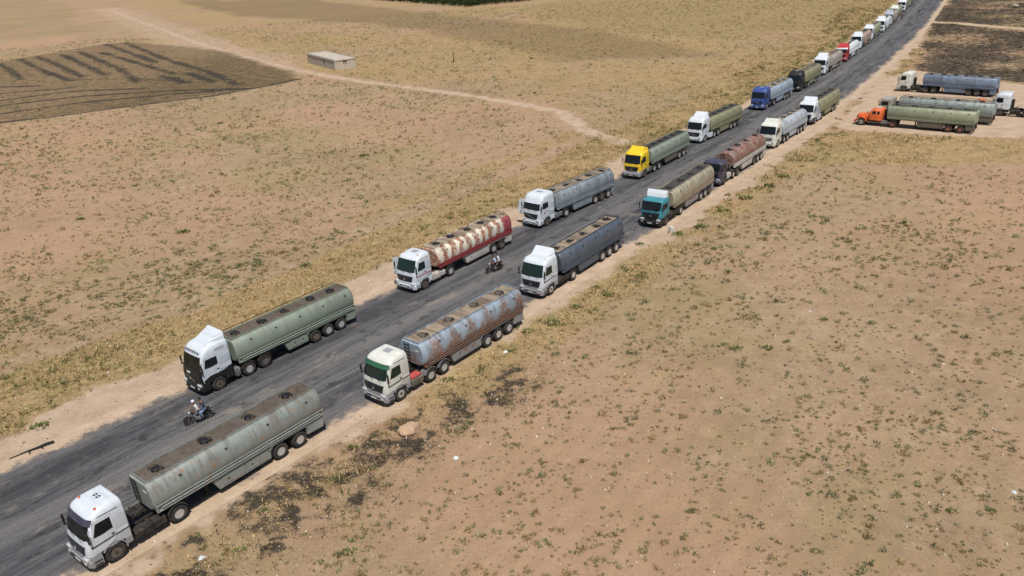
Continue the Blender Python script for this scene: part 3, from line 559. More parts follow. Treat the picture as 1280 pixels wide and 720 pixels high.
def cab_unit(T, style, body, lower, grillemat, maker='star', glass=GLASS, visor=None, deflect=None, beacons=0, roofmark=None, hatch=True, lightbar=False, stripe=None, full=True, door_open=False, bumper_proud=.0, grille_dark=True):
    st = style; P = STY[st]; xr = P[0][2]
    cab = part('cab', lambda: MB().loft([ring(*p) for p in P]), body, T, ('cab', st))
    # lower front with bumper, lights, steps
    def low():
        mb = MB(); R = lambda z, x0, x1, hw: [(x0 + .16, -hw, z), (x0 + .03, -hw + .22, z), (x0, -hw * .5, z), (x0, hw * .5, z), (x0 + .03, hw - .22, z), (x0 + .16, hw, z), (x1, hw, z), (x1, -hw, z)]
        b = bumper_proud
        mb.loft([R(.33, -1.33 - b, -.66, 1.18), R(.40, -1.40 - b, -.66, 1.235), R(.72, -1.42 - b, -.66, 1.24), R(.78, -1.36, -.66, 1.235), R(1.03, -1.34, -.66, 1.22)], False)
        return mb
    bp = part('bumper', low, lower, T, ('bumper', bumper_proud))
    part('number_plate', lambda: MB().box(-1.455 - bumper_proud, -1.415 - bumper_proud, -.26, .26, .50, .61), PLATE, bp, ('plate', bumper_proud))
    for sg in (-1, 1):
        part('headlight', lambda: MB().bbox(-1.415 - bumper_proud * .4, -1.2, min(sg * .72, sg * 1.12), max(sg * .72, sg * 1.12), .80, .98, .02), LAMP, bp, ('hl', sg, bumper_proud))
        part('step', lambda: MB().box(-1.12, -.72, min(sg * 1.20, sg * 1.255), max(sg * 1.20, sg * 1.255), .42, .50).box(-1.12, -.72, min(sg * 1.20, sg * 1.25), max(sg * 1.20, sg * 1.25), .62, .70), DARK, bp, ('step', sg))
        part('fog_lamp', lambda: MB().box(-1.45 - bumper_proud, -1.41 - bumper_proud, min(sg * .78, sg * 1.0), max(sg * .78, sg * 1.0), .60, .69), LAMP, bp, ('fog', sg, bumper_proud))
        part('air_slot', lambda: MB().box(-1.445 - bumper_proud, -1.40, min(sg * .45, sg * .95), max(sg * .45, sg * .95), .42, .47), DARK, bp, ('slot', sg, bumper_proud))
        # arch liner and mudguard round the front wheel
        part('mudguard', lambda: arch_mb(.60, .66, min(sg * .88, sg * 1.235), max(sg * .88, sg * 1.235), -8, 150, 12), lower, T, ('fguard', sg), loc=(0, 0, .56))
        part('sill', lambda: MB().bbox(.62, xr - .02, min(sg * .95, sg * 1.225), max(sg * .95, sg * 1.225), .62, 1.04, .02), lower, T, ('sill', sg, xr))
    part('lower_intake', lambda: MB().box(-1.44 - bumper_proud, -1.40 - bumper_proud, -.62, .62, .64, .70).box(-1.44 - bumper_proud, -1.40 - bumper_proud, -.40, .40, .36, .46), DARK, bp, ('lint', bumper_proud))
    part('underbody', lambda: MB().box(-.64, xr - .04, -.86, .86, .6, 1.03), CHASSIS, T, ('under', xr))
    # grille
    gz = (1.03, 1.60)
    gr = part('grille', lambda: front_patch(st, gz[0], gz[1], .80, .98, .02), grillemat, cab, ('grille', st))
    def slats():
        mb = MB()
        for k in range(4):
            z = gz[0] + .07 + k * .135; q = front_patch(st, z, z + .035, .76, .76, .05, m=1); mb.add(q.v, q.f)
        return mb
    part('slat', slats, DARK if grillemat is not DARK else NAVYD, gr, ('slats', st))
    if maker == 'star': part('emblem', lambda: star(MB(), (prof(st, 1.30)[1] - .065, 0, 1.28), .13), CHROME, gr, ('star', st))
    elif maker == 'bar':
        def em():
            mb = MB(); x = prof(st, 1.3)[1] - .06; mb.tube((x, -.5, 1.12), (x, .5, 1.46), .018, n=5); mb.lathe([(.085, 0), (.085, .02), (.05, .02), (.05, 0)], (0, 0, 0), 16, 'y')
            for i in range(len(mb.v) - 16 * 4 - 0, len(mb.v)): pass
            k = 16 * 4 + 32; vs = mb.v[-k:]; mb.v[-k:] = [(x - .01 - v[1], v[0], 1.29 + v[2]) for v in vs]; return mb
        part('emblem', em, CHROME, gr, ('barem', st))
    else: part('emblem', lambda: MB().box(prof(st, 1.3)[1] - .07, prof(st, 1.3)[1] - .04, -.3, .3, 1.27, 1.34), CHROME, gr, ('plainem', st))
    zt = 2.95 if st != 'flat' else 2.70; zb = {'high': 2.06, 'flat': 1.88}.get(st, 2.0)
    part('windscreen', lambda: front_patch(st, zb, zt, 1.12, 1.06, .012, m=4), glass, cab, ('ws', st))
    def pillar():
        mb = MB()
        for o_ in (front_patch(st, zb - .05, zb - .005, 1.14, 1.13, .014, m=1), front_patch(st, zt + .003, zt + .035, 1.08, 1.07, .014, m=1)): mb.add(o_.v, o_.f)
        return mb
    part('windscreen_seal', pillar, DARK, cab, ('seal', st))
    def wip():
        mb = MB()
        for y in (-.75, .05):
            a = prof(st, zb - .1)[1] - .05; mb.tube((a, y, zb - .12), (prof(st, zb + .08)[1] - .05, y + .55, zb + .06), .012, n=4); mb.tube((prof(st, zb + .08)[1] - .045, y + .2, zb + .02), (prof(st, zb + .2)[1] - .04, y + .85, zb + .10), .012, n=4)
        return mb
    if full: part('wiper', wip, DARK, cab, ('wip', st))
    if visor:
        def vis():
            zz = zt - .03; x0 = prof(st, zz)[1]; hw = prof(st, zz)[3]; r = []
            for k in range(9):
                t = k / 4 - 1; r.append((x0 + .06 * t * t + .12 * abs(t) ** 8, t * (hw - .02)))
            A = [(x, y, zt + .06) for x, y in r]; Bv = [(x - .18, y, zt - .22) for x, y in r]
            mb = MB(); mb.loft([A + [(p[0] + .02, p[1], p[2]) for p in reversed(A)], Bv + [(p[0] + .02, p[1], p[2]) for p in reversed(Bv)]], False); return mb
        vo = part('sun_visor', vis, visor, cab, ('visor', st))
        if roofmark == 'text':
            mk = MB(); x0 = prof(st, zt)[1]
            for k in range(7):
                y = .62 - k * .15; mk.box(x0 - .142, x0 - .132, y - .055, y + .055 - (k % 2) * .03, zt - .14, zt - .05 - (k % 3) * .02)
            part('lettering', mk, PLATE, vo)
    for sg in (-1, 1):
        x0 = prof(st, zb)[1]
        wz0 = zb - .02; wz1 = zt - .22
        dp = [(x0 + .30, 1.08), (x0 + .30, zb), (prof(st, wz1)[1] + .24, zt - .10), (.28, zt - .10), (.28, 1.55), (.12, 1.30), (-.2, 1.20), (-.5, 1.08)]
        if door_open and sg == -1:
            dr = empty('door_hinge', (0, 0, 0)); COL.objects.unlink(dr); bpy.data.objects.remove(dr)
        part('door_gap', lambda: side_patch(st, [(x + (.012 if x > -.3 else -.012), z + (.012 if z > 2 else -.012)) for x, z in dp], sg, .004), DARK, cab, ('dgap', st, sg))
        dr = part('door', lambda: side_patch(st, dp, sg, .016), body, cab, ('door', st, sg))
        wp = [(x0 + .36, wz0 + .06), (prof(st, wz1)[1] + .34, wz1), (.20, wz1), (.20, wz0 + .10), (-.35, wz0 + .04)]
        part('side_window', lambda: side_patch(st, wp, sg, .022), glass, cab, ('swin', st, sg))
        if full: part('door_handle', lambda: side_patch(st, [(.05, 1.72), (.22, 1.72), (.22, 1.76), (.05, 1.76)], sg, .045), DARK, cab, ('dh', st, sg))
        if st != 'flat' and full: part('side_panel', lambda: side_patch(st, [(.36, 1.6), (.36, zt - .10), (xr - .08, zt - .10), (xr - .08, 1.6)], sg, .008), body, cab, ('spanel', st, sg))
        if stripe: part('stripe', lambda: side_patch(st, [(x0 + .12, 1.50), (x0 + .12, 1.56), (xr - .02, 1.62), (xr - .02, 1.56)], sg, .02), stripe, cab, ('stripe', st, sg))
        if stripe and st == 'low': part('trim_line', lambda: side_patch(st, [(-.35, zt + .04), (-.35, zt + .07), (xr - .3, zt + .07), (xr - .3, zt + .04)], sg, .012), stripe, cab, ('tline', st, sg))
        # mirrors on arms
        def mir():
            mb = MB(); x = x0 + .12; y = sg * 1.25; hwz = prof(st, 2.6)[3]
            mb.tube((x + .15, sg * (hwz - .05), 2.62), (x - .05, sg * 1.36, 2.62), .015, n=5); mb.tube((x + .1, sg * 1.2, 1.85), (x - .05, sg * 1.36, 1.9), .015, n=5)
            mb.bbox(x - .10, x + .02, min(sg * 1.30, sg * 1.42), max(sg * 1.30, sg * 1.42), 2.16, 2.58, .025); mb.bbox(x - .09, x + .02, min(sg * 1.31, sg * 1.42), max(sg * 1.31, sg * 1.42), 1.92, 2.10, .025); return mb
        part('mirror', mir, DARK, cab, ('mirror', st, sg))
    zr = P[-1][0]
    if hatch and st != 'flat': part('roof_hatch', lambda: MB().bbox(-.02 + .12, .62, -.32, .32, zr - .02, zr + .035, .03), body if roofmark == 'rings' else LIGHTGREY, cab, ('hatch', st))
    if roofmark == 'rings':
        def rings_():
            mb = MB()
            for y in (-.16, .14):
                n = 14; R = lambda q, z: [(.34 + q * .8 * math.cos(2 * math.pi * i / n), y + q * .62 * math.sin(2 * math.pi * i / n), z) for i in range(n)]
                mb.loft([R(.17, zr + .036), R(.17, zr + .045), R(.085, zr + .045), R(.085, zr + .036)], False, cap=False)
            return mb
        part('marking', rings_, BLACKMARK, cab)
    if beacons:
        for k in range(beacons):
            sg = -1 if k == 0 else 1; zz = 3.30 if st != 'high' else 3.5
            part('beacon', lambda: MB().lathe([(.07, 0), (.075, .03), (.06, .1), (.02, .13)], n=10, axis='z'), AMBER, cab, ('beacon',), loc=(-.2, sg * .84, zz - .03))
    if lightbar:
        def lb():
            mb = MB(); mb.tube((-.86, -1.02, zr - .28), (-.86, 1.02, zr - .28), .025, n=6)
            for k in range(6): mb.tube((-.95, -.8 + k * .32, zr - .28), (-.86, -.8 + k * .32, zr - .28), .085, .06, n=10)
            return mb
        part('light_bar', lb, LIGHTGREY, cab, ('lbar', st))
    if deflect:
        dm, kind = deflect
        if kind == 'wedge':        # fairing that rises to the back of the roof
            top = zr + .55
            def wd():
                A = [(-.15, -.78, zr - .03), (-.15, .78, zr - .03), (xr - .08, 1.05, zr - .06), (xr - .08, -1.05, zr - .06)]
                Bt = [(.30, -.66, zr + .22), (.30, .66, zr + .22), (xr - .04, .92, top), (xr - .04, -.92, top)]
                return MB().loft([A, [(-.05, -.74, zr + .08), (-.05, .74, zr + .08), (xr - .06, 1.0, zr + .3), (xr - .06, -1.0, zr + .3)], Bt], False)
            part('wind_deflector', wd, dm, cab, ('wedge', st))
            part('fairing', lambda: MB().loft([[(xr - .5, y - .02 * sg_, zr - .22), (xr - .5, y + .02 * sg_, zr - .22), (xr, y + .02 * sg_, zr - .22), (xr, y - .02 * sg_, zr - .22)] for sg_, y in ((1, 1.13),)] + [[(xr - .18, .96, top - .04), (xr - .18, 1.0, top - .04), (xr, 1.0, top - .04), (xr, .96, top - .04)]], False), dm, cab, ('fair', st))
        elif kind == 'crest':      # tilted panel standing high at the roof's front, sides running back
            def cr():
                mb = MB(); mb.loft([[(-.18, -.95, zr - .05), (-.18, .95, zr - .05), (-.1, .95, zr - .05), (-.1, -.95, zr - .05)], [(.42, -.85, zr + .50), (.42, .85, zr + .50), (.50, .85, zr + .48), (.50, -.85, zr + .48)]], False)
                for sg in (-1, 1): mb.loft([[(-.1, sg * .96, zr - .06), (.46, sg * .86, zr + .48), (xr - .05, sg * 1.05, zr + .30), (xr - .05, sg * 1.1, zr - .12)], [(-.1, sg * .92, zr - .06), (.46, sg * .82, zr + .48), (xr - .05, sg * 1.01, zr + .30), (xr - .05, sg * 1.06, zr - .12)]], False)
                mb.add([(.42, -.85, zr + .49), (.42, .85, zr + .49), (xr - .05, 1.03, zr + .30), (xr - .05, -1.03, zr + .30), (.42, -.85, zr + .45), (.42, .85, zr + .45), (xr - .05, 1.03, zr + .26), (xr - .05, -1.03, zr + .26)], [(0, 1, 2, 3), (7, 6, 5, 4), (0, 4, 5, 1), (1, 5, 6, 2), (2, 6, 7, 3), (3, 7, 4, 0)]); return mb
            part('wind_deflector', cr, dm, cab, ('crest', st))
        elif kind == 'board':
            def bd():
                mb = MB(); mb.loft([[(.0, -1.05, zr + .02), (.0, 1.05, zr + .02), (.06, 1.05, zr + .02), (.06, -1.05, zr + .02)], [(.18, -1.12, zr + .40), (.18, 1.12, zr + .40), (.24, 1.12, zr + .40), (.24, -1.12, zr + .40)], [(.40, -1.1, zr + .72), (.40, 1.1, zr + .72), (.46, 1.1, zr + .70), (.46, -1.1, zr + .70)]], False)
                for sg in (-1, 1): mb.loft([[(.03, sg * 1.1, zr + .02), (.42, sg * 1.12, zr + .70), (.72, sg * 1.1, zr - .05)], [(.03, sg * 1.06, zr + .02), (.42, sg * 1.08, zr + .70), (.72, sg * 1.06, zr - .05)]], False)
                return mb
            part('wind_deflector', bd, dm, cab, ('board', st))
    return cab, xr
def bonnet_unit(T, body, lower):
    """old long-nosed cab: rounded bonnet, separate wings, small upright cab"""
    R = lambda z, x0, x1, hw, c=.12: [(x0 + c, -hw, z), (x0, -hw + c, z), (x0, hw - c, z), (x0 + c, hw, z), (x1 - .05, hw, z), (x1, hw - .05, z), (x1, -hw + .05, z), (x1 - .05, -hw, z)]
    cab = part('cab', MB().loft([R(.85, 1.0, 2.75, 1.12), R(1.75, .98, 2.76, 1.15), R(2.35, 1.22, 2.74, 1.05), R(2.48, 1.4, 2.68, .95, .2), R(2.54, 1.6, 2.5, .75, .2)]), body, T)
    part('windscreen', MB().loft([[(1.005, -.95, 1.82), (1.005, .95, 1.82), (1.1, .95, 1.82), (1.1, -.95, 1.82)], [(1.185, -.86, 2.28), (1.185, .86, 2.28), (1.3, .86, 2.28), (1.3, -.86, 2.28)]], False), GLASS, cab)
    for sg in (-1, 1):
        part('door', MB().loft([[(1.25, sg * 1.10, .95), (2.2, sg * 1.10, .95), (2.2, sg * 1.12, 1.7), (1.2, sg * 1.12, 1.7)], [(1.25, sg * 1.165, .95), (2.2, sg * 1.165, .95), (2.2, sg * 1.165, 1.7), (1.2, sg * 1.165, 1.7)]], False), body, cab)
        for nm, a, b in (('side_window', 1.38, 1.95), ('rear_window', 2.08, 2.5)):
            part(nm, MB().loft([[(a, sg * 1.10, 1.80), (b, sg * 1.10, 1.80), (b, sg * 1.02, 2.22), (a + .10, sg * 1.02, 2.22)], [(a, sg * 1.152, 1.80), (b, sg * 1.152, 1.80), (b, sg * 1.082, 2.24), (a + .10, sg * 1.082, 2.24)]], False), GLASS, cab)
        part('mirror', MB().tube((1.1, sg * 1.1, 2.1), (.9, sg * 1.4, 2.1), .015, n=5).bbox(.84, .92, min(sg * 1.32, sg * 1.48), max(sg * 1.32, sg * 1.48), 1.8, 2.2, .02), DARK, cab)
    part('bonnet', MB().loft([[(x, y * w_, .75 + (z - .75) * h_) for y, z in [(-.62, .75), (-.64, 1.2), (-.55, 1.5), (-.35, 1.62), (0, 1.66), (.35, 1.62), (.55, 1.5), (.64, 1.2), (.62, .75)]] for x, w_, h_ in [(-.86, .78, .82), (-.78, .9, .92), (-.4, 1, 1), (.4, 1.1, 1.06), (1.0, 1.25, 1.12)]]), body, T)
    gr = part('grille', MB().box(-.92, -.84, -.42, .42, .82, 1.36), GREY, T); part('emblem', star(MB(), (-.93, 0, 1.12), .14), CHROME, gr)
    for sg in (-1, 1):
        w_ = part('wing', arch_mb(.60, .70, min(sg * .62, sg * 1.16), max(sg * .62, sg * 1.16), 5, 165, 12), body, T, loc=(0, 0, .58))
        part('headlight', MB().lathe([(.12, 0), (.13, -.03), (.1, -.06), (.02, -.07)], n=14), LAMP, w_, rot=(0, 0, -math.pi / 2), loc=(-.66, sg * .88, .34))
    bp = part('bumper', MB().bbox(-1.1, -.92, -1.18, 1.18, .45, .74, .04), lower, T); part('number_plate', MB().box(-1.125, -1.09, -.26, .26, .52, .64), PLATE, bp)
    part('roof_box', MB().bbox(1.75, 2.4, -.45, .45, 2.53, 2.72, .05), plain('cream_roof_box', srgb(196, 184, 164), .7), cab)
    part('underbody', MB().box(.6, 2.7, -.8, .8, .55, .86), CHASSIS, T)
    part('exhaust_stack', MB().path([(2.95, .7, .9), (2.95, .7, 2.7), (3.05, .62, 2.9)], .06, 8), DARK, T)

def tractor_rear(T, x0, ax, tankmat=CHASSIS, guards=CHASSIS, drive=1, rim=RIMW, skirt=None, boxcol=None):
    """chassis rails, tanks and boxes, fifth wheel, drive wheels with guards. ax: x of each rear tractor axle"""
    end = ax[-1] + .7
    part('chassis', lambda: MB().box(x0 - 1.6, end, -.46, -.36, .72, .98).box(x0 - 1.6, end, .36, .46, .72, .98).box(x0 + .3, x0 + .4, -.36, .36, .76, .94).box(ax[0] - .4, ax[0] - .3, -.36, .36, .76, .94).box(end - .1, end, -.46, .46, .74, .96), CHASSIS, T, ('chas', x0, tuple(ax)))
    part('fifth_wheel', lambda: MB().lathe([(.48, 0), (.5, .05), (.5, .1), (.3, .12)], n=16, axis='z'), CHASSIS, T, ('fifth',), loc=(sum(ax) / len(ax) - .1, 0, 1.02))
    part('air_hoses', lambda: MB().path([(x0 + .05, -.2, 1.5), (x0 + .3, -.25, 1.2), (x0 + .75, -.1, 1.15), (x0 + 1.2, 0, 1.4)], .025).path([(x0 + .05, .2, 1.5), (x0 + .35, .2, 1.1), (x0 + .8, .1, 1.2), (x0 + 1.2, 0.1, 1.45)], .025), DARK, T, ('hose', x0))
    part('air_intake', lambda: MB().bbox(x0 + .05, x0 + .38, .35, .95, 1.0, 2.3, .05), DARK, T, ('intake', x0))
    a, b = x0 + .15, ax[0] - .72
    for sg in (-1, 1):
        y0, y1 = sorted((sg * .62, sg * 1.18))
        if skirt is not None: part('side_skirt', lambda: MB().bbox(a - .05, ax[0] - .62, min(sg * 1.10, sg * 1.22), max(sg * 1.10, sg * 1.22), .38, 1.05, .02), skirt, T, ('skirtT', a, b, sg))
        def tk():
            mb = MB(); L = b - a; m1 = a + L * .58; c = .12
            for p, q in ((a, m1 - .03), (m1 + .03, b)):
                mb.loft([[(x, y0 + c, .40), (x, y1 - c, .40), (x, y1, .40 + c), (x, y1, .98 - c), (x, y1 - c, .98), (x, y0 + c, .98), (x, y0, .98 - c), (x, y0, .40 + c)] for x in (p, q)], False)
            for k in range(3):
                x = a + L * (.1 + .2 * k); mb.box(x, x + .05, y0 - .012, y1 + .012, .39, .99)
            return mb
        if b - a > .25: part('fuel_tank', tk, tankmat if not (boxcol and sg == -1) else tankmat, T, ('ftank', a, b, sg))
        if boxcol and sg == -1: part('battery_box', lambda: MB().bbox(a + .1, b - .1, -1.12, -.55, .99, 1.13, .02), boxcol, T, ('bbox', a, b))
        for x in ax:
            part('mudguard', lambda: arch_mb(.58, .62, min(sg * .66, sg * 1.25), max(sg * .66, sg * 1.25), 18, 162, 9), guards, T, ('rguard', sg), loc=(x, 0, .56))
    for i, x in enumerate(ax): axle(T, x, single=(drive == 'lift' and i == 0), rim=rim)

SEC = [(.74, 3.06), (.82, 3.10), (.98, 2.99), (1.12, 2.80), (1.205, 2.56), (1.245, 2.28), (1.25, 2.02), (1.215, 1.78), (1.13, 1.58), (.98, 1.43), (.72, 1.34)]
SECR = [(.30, 3.11), (.62, 3.04), (.90, 2.86), (1.07, 2.64), (1.18, 2.36), (1.21, 2.10), (1.18, 1.84), (1.07, 1.60), (.90, 1.43), (.62, 1.32), (.3, 1.29)]
def section(x, k=1., dz=0., rnd=False):
    S = SECR if rnd else SEC; z0 = 2.2
    h = [(y * k, z0 + (z - z0) * k + dz) for y, z in S]; return [(x, y, z) for y, z in h] + [(x, -y, z) for y, z in reversed(h)]
def tanker(T, x0, x1, axles, body, rail=None, walk=WALKB, cap=None, capx=None, rim=RIMW, rnd=False, boxes=True, ladder=True, stencil=False, hoop=False, ribs=0, nman=None, low=None, single=False, fillrail=False, skirt=None, legx=None, manlid=None, frontbox=False):
    rail = rail or body; low = low or body; nman = nman or random.choice((4, 5, 5, 6))
    tank = part('tank', lambda: MB().loft([section(x0, .90, rnd=rnd), section(x0 + .05, .96, rnd=rnd), section(x0 + .14, 1., rnd=rnd), section((x0 + x1) / 2, 1., rnd=rnd), section(x1 - .14, 1., rnd=rnd), section(x1 - .04, .95, rnd=rnd), section(x1, .88, rnd=rnd)]), body, T, ('tank', x0, x1, rnd))
    if cap is not None: part('tank_end_band', lambda: MB().loft([section(capx, 1.008, rnd=rnd), section(x1 - .13, 1.008, rnd=rnd), section(x1 - .03, .96, rnd=rnd), section(x1 + .012, .885, rnd=rnd)]), cap, tank)
    def seams():
        mb = MB(); n = ribs or 5
        for k in range(1, n):
            x = x0 + (x1 - x0) * k / n; w_ = .05 if ribs else .03; kk = 1.012 if ribs else 1.004
            mb.loft([section(x - w_, kk, rnd=rnd), section(x + w_, kk, rnd=rnd)], True, cap=False)
        return mb
    part('seam', seams, body, tank, ('seams', x0, x1, rnd, ribs))
    wy = .70 if not rnd else .34; wz = 3.06 if not rnd else 3.10
    part('walkway', lambda: MB().box(x0 + .16, x1 - .16, -wy, wy, wz, wz + .03), walk, tank, ('walk', x0, x1, rnd))
    if not rnd:
        part('spill_rail', lambda: MB().box(x0 + .10, x1 - .10, -.76, -.725, 3.04, 3.20).box(x0 + .10, x1 - .10, .725, .76, 3.04, 3.20).box(x0 + .1, x0 + .14, -.725, .725, 3.04, 3.20).box(x1 - .14, x1 - .1, -.725, .725, 3.04, 3.20), body, tank, ('coam', x0, x1))
    for k in range(nman):
        x = x0 + (x1 - x0) * (k + .42) / nman + random.uniform(-.18, .18); q_ = random.uniform(.72, .98); wy_ = random.uniform(-.12, .12)
        part('vent_pipe', lambda: MB().path([(-.22, .3, 0), (-.22, .3, .16), (.12, .34, .18), (.3, .1, .10)], .03, 6).path([(.25, -.35, 0), (.25, -.35, .14), (-.1, -.3, .15)], .022, 5).box(.3, .36, -.3, -.12, 0, .12), DARK if k % 2 else CHASSIS, tank, ('vpipe',), loc=(x, wy_, wz + .02), rot=(0, 0, random.uniform(-.5, .5)))
        mh = part('manhole', lambda: MB().lathe([(.30, 0), (.30, .05), (.27, .07), (.26, .16), (.29, .17), (.29, .20), (.22, .23), (.02, .24)], n=16, axis='z'), manlid or DARK, tank, ('man',), loc=(x, wy_, wz + .02)); mh.scale = (q_, q_, q_ * .85)
        part('handle', lambda: MB().tube((-.30, .05, .16), (.34, .05, .26), .022, n=5).tube((.1, -.3, .12), (.1, .28, .24), .022, n=5).bbox(.24, .44, -.1, .1, .0, .22, .02), DARK, mh, ('manh',), rot=(0, 0, random.uniform(-.6, .6)))
    def pegs():
        mb = MB(); n = nman
        for k in range(n):
            x = x0 + (x1 - x0) * (k + .62) / n
            for sg in (-1, 1):
                y = 1.145 if not rnd else 1.03; z = 2.74 if not rnd else 2.7
                mb.tube((x - .08, sg * y, z), (x + .1, sg * (y + .02), z + .02), .035, n=5); mb.tube((x, sg * (y - .02), z), (x, sg * (y + .12), z + .05), .03, n=5)
        return mb
    part('bracket', pegs, DARK, tank, ('pegs', x0, x1, nman, rnd))
    # hose channel down each flank
    for sg in (-1, 1):
        y0, y1 = sorted((sg * 1.06, sg * 1.25))
        part('side_rail', lambda: MB().box(x0 + .1, x1 - .02, y0, y1, 1.66, 1.71).box(x0 + .1, x1 - .02, min(sg * 1.06, sg * 1.17), max(sg * 1.06, sg * 1.17), 1.30, 1.662).box(x0 + .1, x1 - .02, y0, y1, 1.30, 1.36).tube((x0 + .4, sg * 1.2, 1.48), (x1 - .3, sg * 1.2, 1.48), .055, n=8), rail, T, ('srail', x0, x1, sg))
        def st():
            mb = MB(); n = int((x1 - x0) / 1.3)
            for k in range(n + 1):
                x = x0 + .15 + (x1 - x0 - .25) * k / n; mb.box(x - .02, x + .02, min(sg * 1.15, sg * 1.262), max(sg * 1.15, sg * 1.262), 1.32, 1.70)
            return mb
        part('rail_bracket', st, rail, T, ('srb', x0, x1, sg))
    a0 = axles[0]
    part('frame', lambda: MB().box(x0 + .3, x1 - .1, -.55, -.42, 1.06, 1.36).box(x0 + .3, x1 - .1, .42, .55, 1.06, 1.36).box(a0 - .9, x1 - .1, -.5, .5, .86, 1.08), CHASSIS, T, ('frame', x0, x1, a0))
    L0 = legx or max(x0 + 2.9, a0 - 4.2); L1 = a0 - .66
    for sg in (-1, 1):
        y0, y1 = sorted((sg * .72, sg * 1.14))
        if boxes:
            bx = part('side_locker', lambda: MB().slab([(L0 - .25, 1.30), (L0 + .12, .42), (L1 - .05, .42), (L1 + .0, .80), (L1 + .35, 1.16), (L1 + .35, 1.30)], y0, y1), low, T, ('locker', L0, L1, sg))
            yy = sg * 1.14
            part('locker_door', lambda: (lambda mb: [mb.box(L0 + .38 + k * (L1 - L0 - .5) / 2, L0 + .26 + (k + 1) * (L1 - L0 - .5) / 2, min(yy, yy + sg * .025), max(yy, yy + sg * .025), .55, 1.12) for k in range(2)] and mb)(MB()), low, bx, ('ldoor', L0, L1, sg))
            part('latch', lambda: (lambda mb: [mb.box(L0 + .7 + k * (L1 - L0 - .5) / 2, L0 + .82 + k * (L1 - L0 - .5) / 2, min(yy, yy + sg * .05), max(yy, yy + sg * .05), .80, .86) for k in range(2)] and mb)(MB()), DARK, bx, ('llatch', L0, L1, sg))
        a, b = axles[-1] + .62, x1 - .04
        part('rear_skirt', lambda: MB().slab([(a - .25, 1.30), (a, 1.12), (a + .02, .52), (b, .46), (b, 1.30)], min(sg * .80, sg * 1.16), max(sg * .80, sg * 1.16)), low, T, ('rskirt', a, b, sg))
        part('mudguard', lambda: MB().slab([(a0 - .75, 1.02), (a0 - .55, 1.17), (axles[-1] + .55, 1.17), (axles[-1] + .72, .95), (axles[-1] + .76, .97), (axles[-1] + .58, 1.21), (a0 - .57, 1.21), (a0 - .79, 1.04)], min(sg * .66, sg * 1.22), max(sg * .66, sg * 1.22)), low, T, ('mg', a0, axles[-1], sg))
        part('landing_leg', lambda: MB().box(L0 - .5, L0 - .36, min(sg * .58, sg * .72), max(sg * .58, sg * .72), .42, 1.3).bbox(L0 - .6, L0 - .26, min(sg * .52, sg * .78), max(sg * .52, sg * .78), .34, .42, .02), CHASSIS, T, ('leg', L0, sg))
    rb = part('rear_bumper', lambda: MB().box(x1 - .12, x1 - .02, -1.2, 1.2, .46, .60).box(x1 - .12, x1 - .05, -.8, -.7, .6, 1.1).box(x1 - .12, x1 - .05, .7, .8, .6, 1.1), CHASSIS, T, ('rbump', x1))
    for sg in (-1, 1): part('tail_light', lambda: MB().box(x1 - .03, x1 + .01, min(sg * .8, sg * 1.15), max(sg * .8, sg * 1.15), .68, .82), REDLAMP, rb, ('tl', x1, sg))
    if ladder:
        def ld():
            mb = MB(); x = x0 - .07
            for y in (.12, .58): mb.tube((x, y, 1.55), (x, y, 3.1), .022, n=5)
            for k in range(6): mb.tube((x, .12, 1.68 + k * .27), (x, .58, 1.68 + k * .27), .018, n=5)
            return mb
        part('ladder', ld, DARK, tank, ('ladder', x0))
    if stencil: part('stencil', lambda: MB().box(x0 - .015, x0 + .02, -.78, -.42, 2.46, 2.60), PLATE, tank, ('sten', x0))
    if hoop: part('guard_hoop', lambda: MB().path([(x1 - .25, -.72, 3.1), (x1 - .3, -.72, 3.34), (x1 - .3, 0, 3.40), (x1 - .3, .72, 3.34), (x1 - 1.6, .74, 3.32), (x1 - 1.7, .74, 3.1)], .025, 6), DARK, tank, ('hoop', x1))
    if fillrail:
        def fr():
            mb = MB(); mb.tube((x0 + .3, .78, 3.34), (x1 - .3, .78, 3.34), .028, n=6); n = 6
            for k in range(n + 1):
                x = x0 + .3 + (x1 - x0 - .6) * k / n; mb.tube((x, .76, 3.1), (x, .78, 3.34), .02, n=5)
            return mb
        part('handrail', fr, DARK, tank, ('frail', x0, x1))
    if frontbox:
        part('pump_frame', lambda: MB().path([(x0 - .85, -.9, 1.4), (x0 - .85, -.9, 2.6), (x0 + .1, -.9, 2.75)], .035).path([(x0 - .85, .9, 1.4), (x0 - .85, .9, 2.9), (x0 + .1, .9, 2.9)], .035).path([(x0 - .85, .9, 2.9), (x0 - .85, -.9, 2.6)], .035).bbox(x0 - .8, x0 - .1, .1, .85, 1.4, 2.2, .04).bbox(x0 - .75, x0 - .15, -.85, -.1, 1.4, 1.9, .04), WALKB, T, ('fbox', x0))
    for x in axles: axle(T, x, rim=rim, single=single)
    part('spring_hanger', lambda: (lambda mb: [mb.box(x - .5, x + .5, s_ * .45 - .05, s_ * .45 + .05, .62, .72) for x in axles for s_ in (-1, 1)] and mb)(MB()), CHASSIS, T, ('spring', tuple(axles)))

def lorry_at(px, py, yaw, label, half=1.24, group='tanker lorries queuing on the road'):
    """px, py: ground point under the near front wheel's outer face"""
    N = Vector((-math.sin(yaw), math.cos(yaw), 0)); c = Vector((px, py, .05 if group.startswith('tanker lorries q') else .02)) + N * half
    return empty('tanker_lorry', c, yaw, label=label, cat='tanker lorry', group=group)

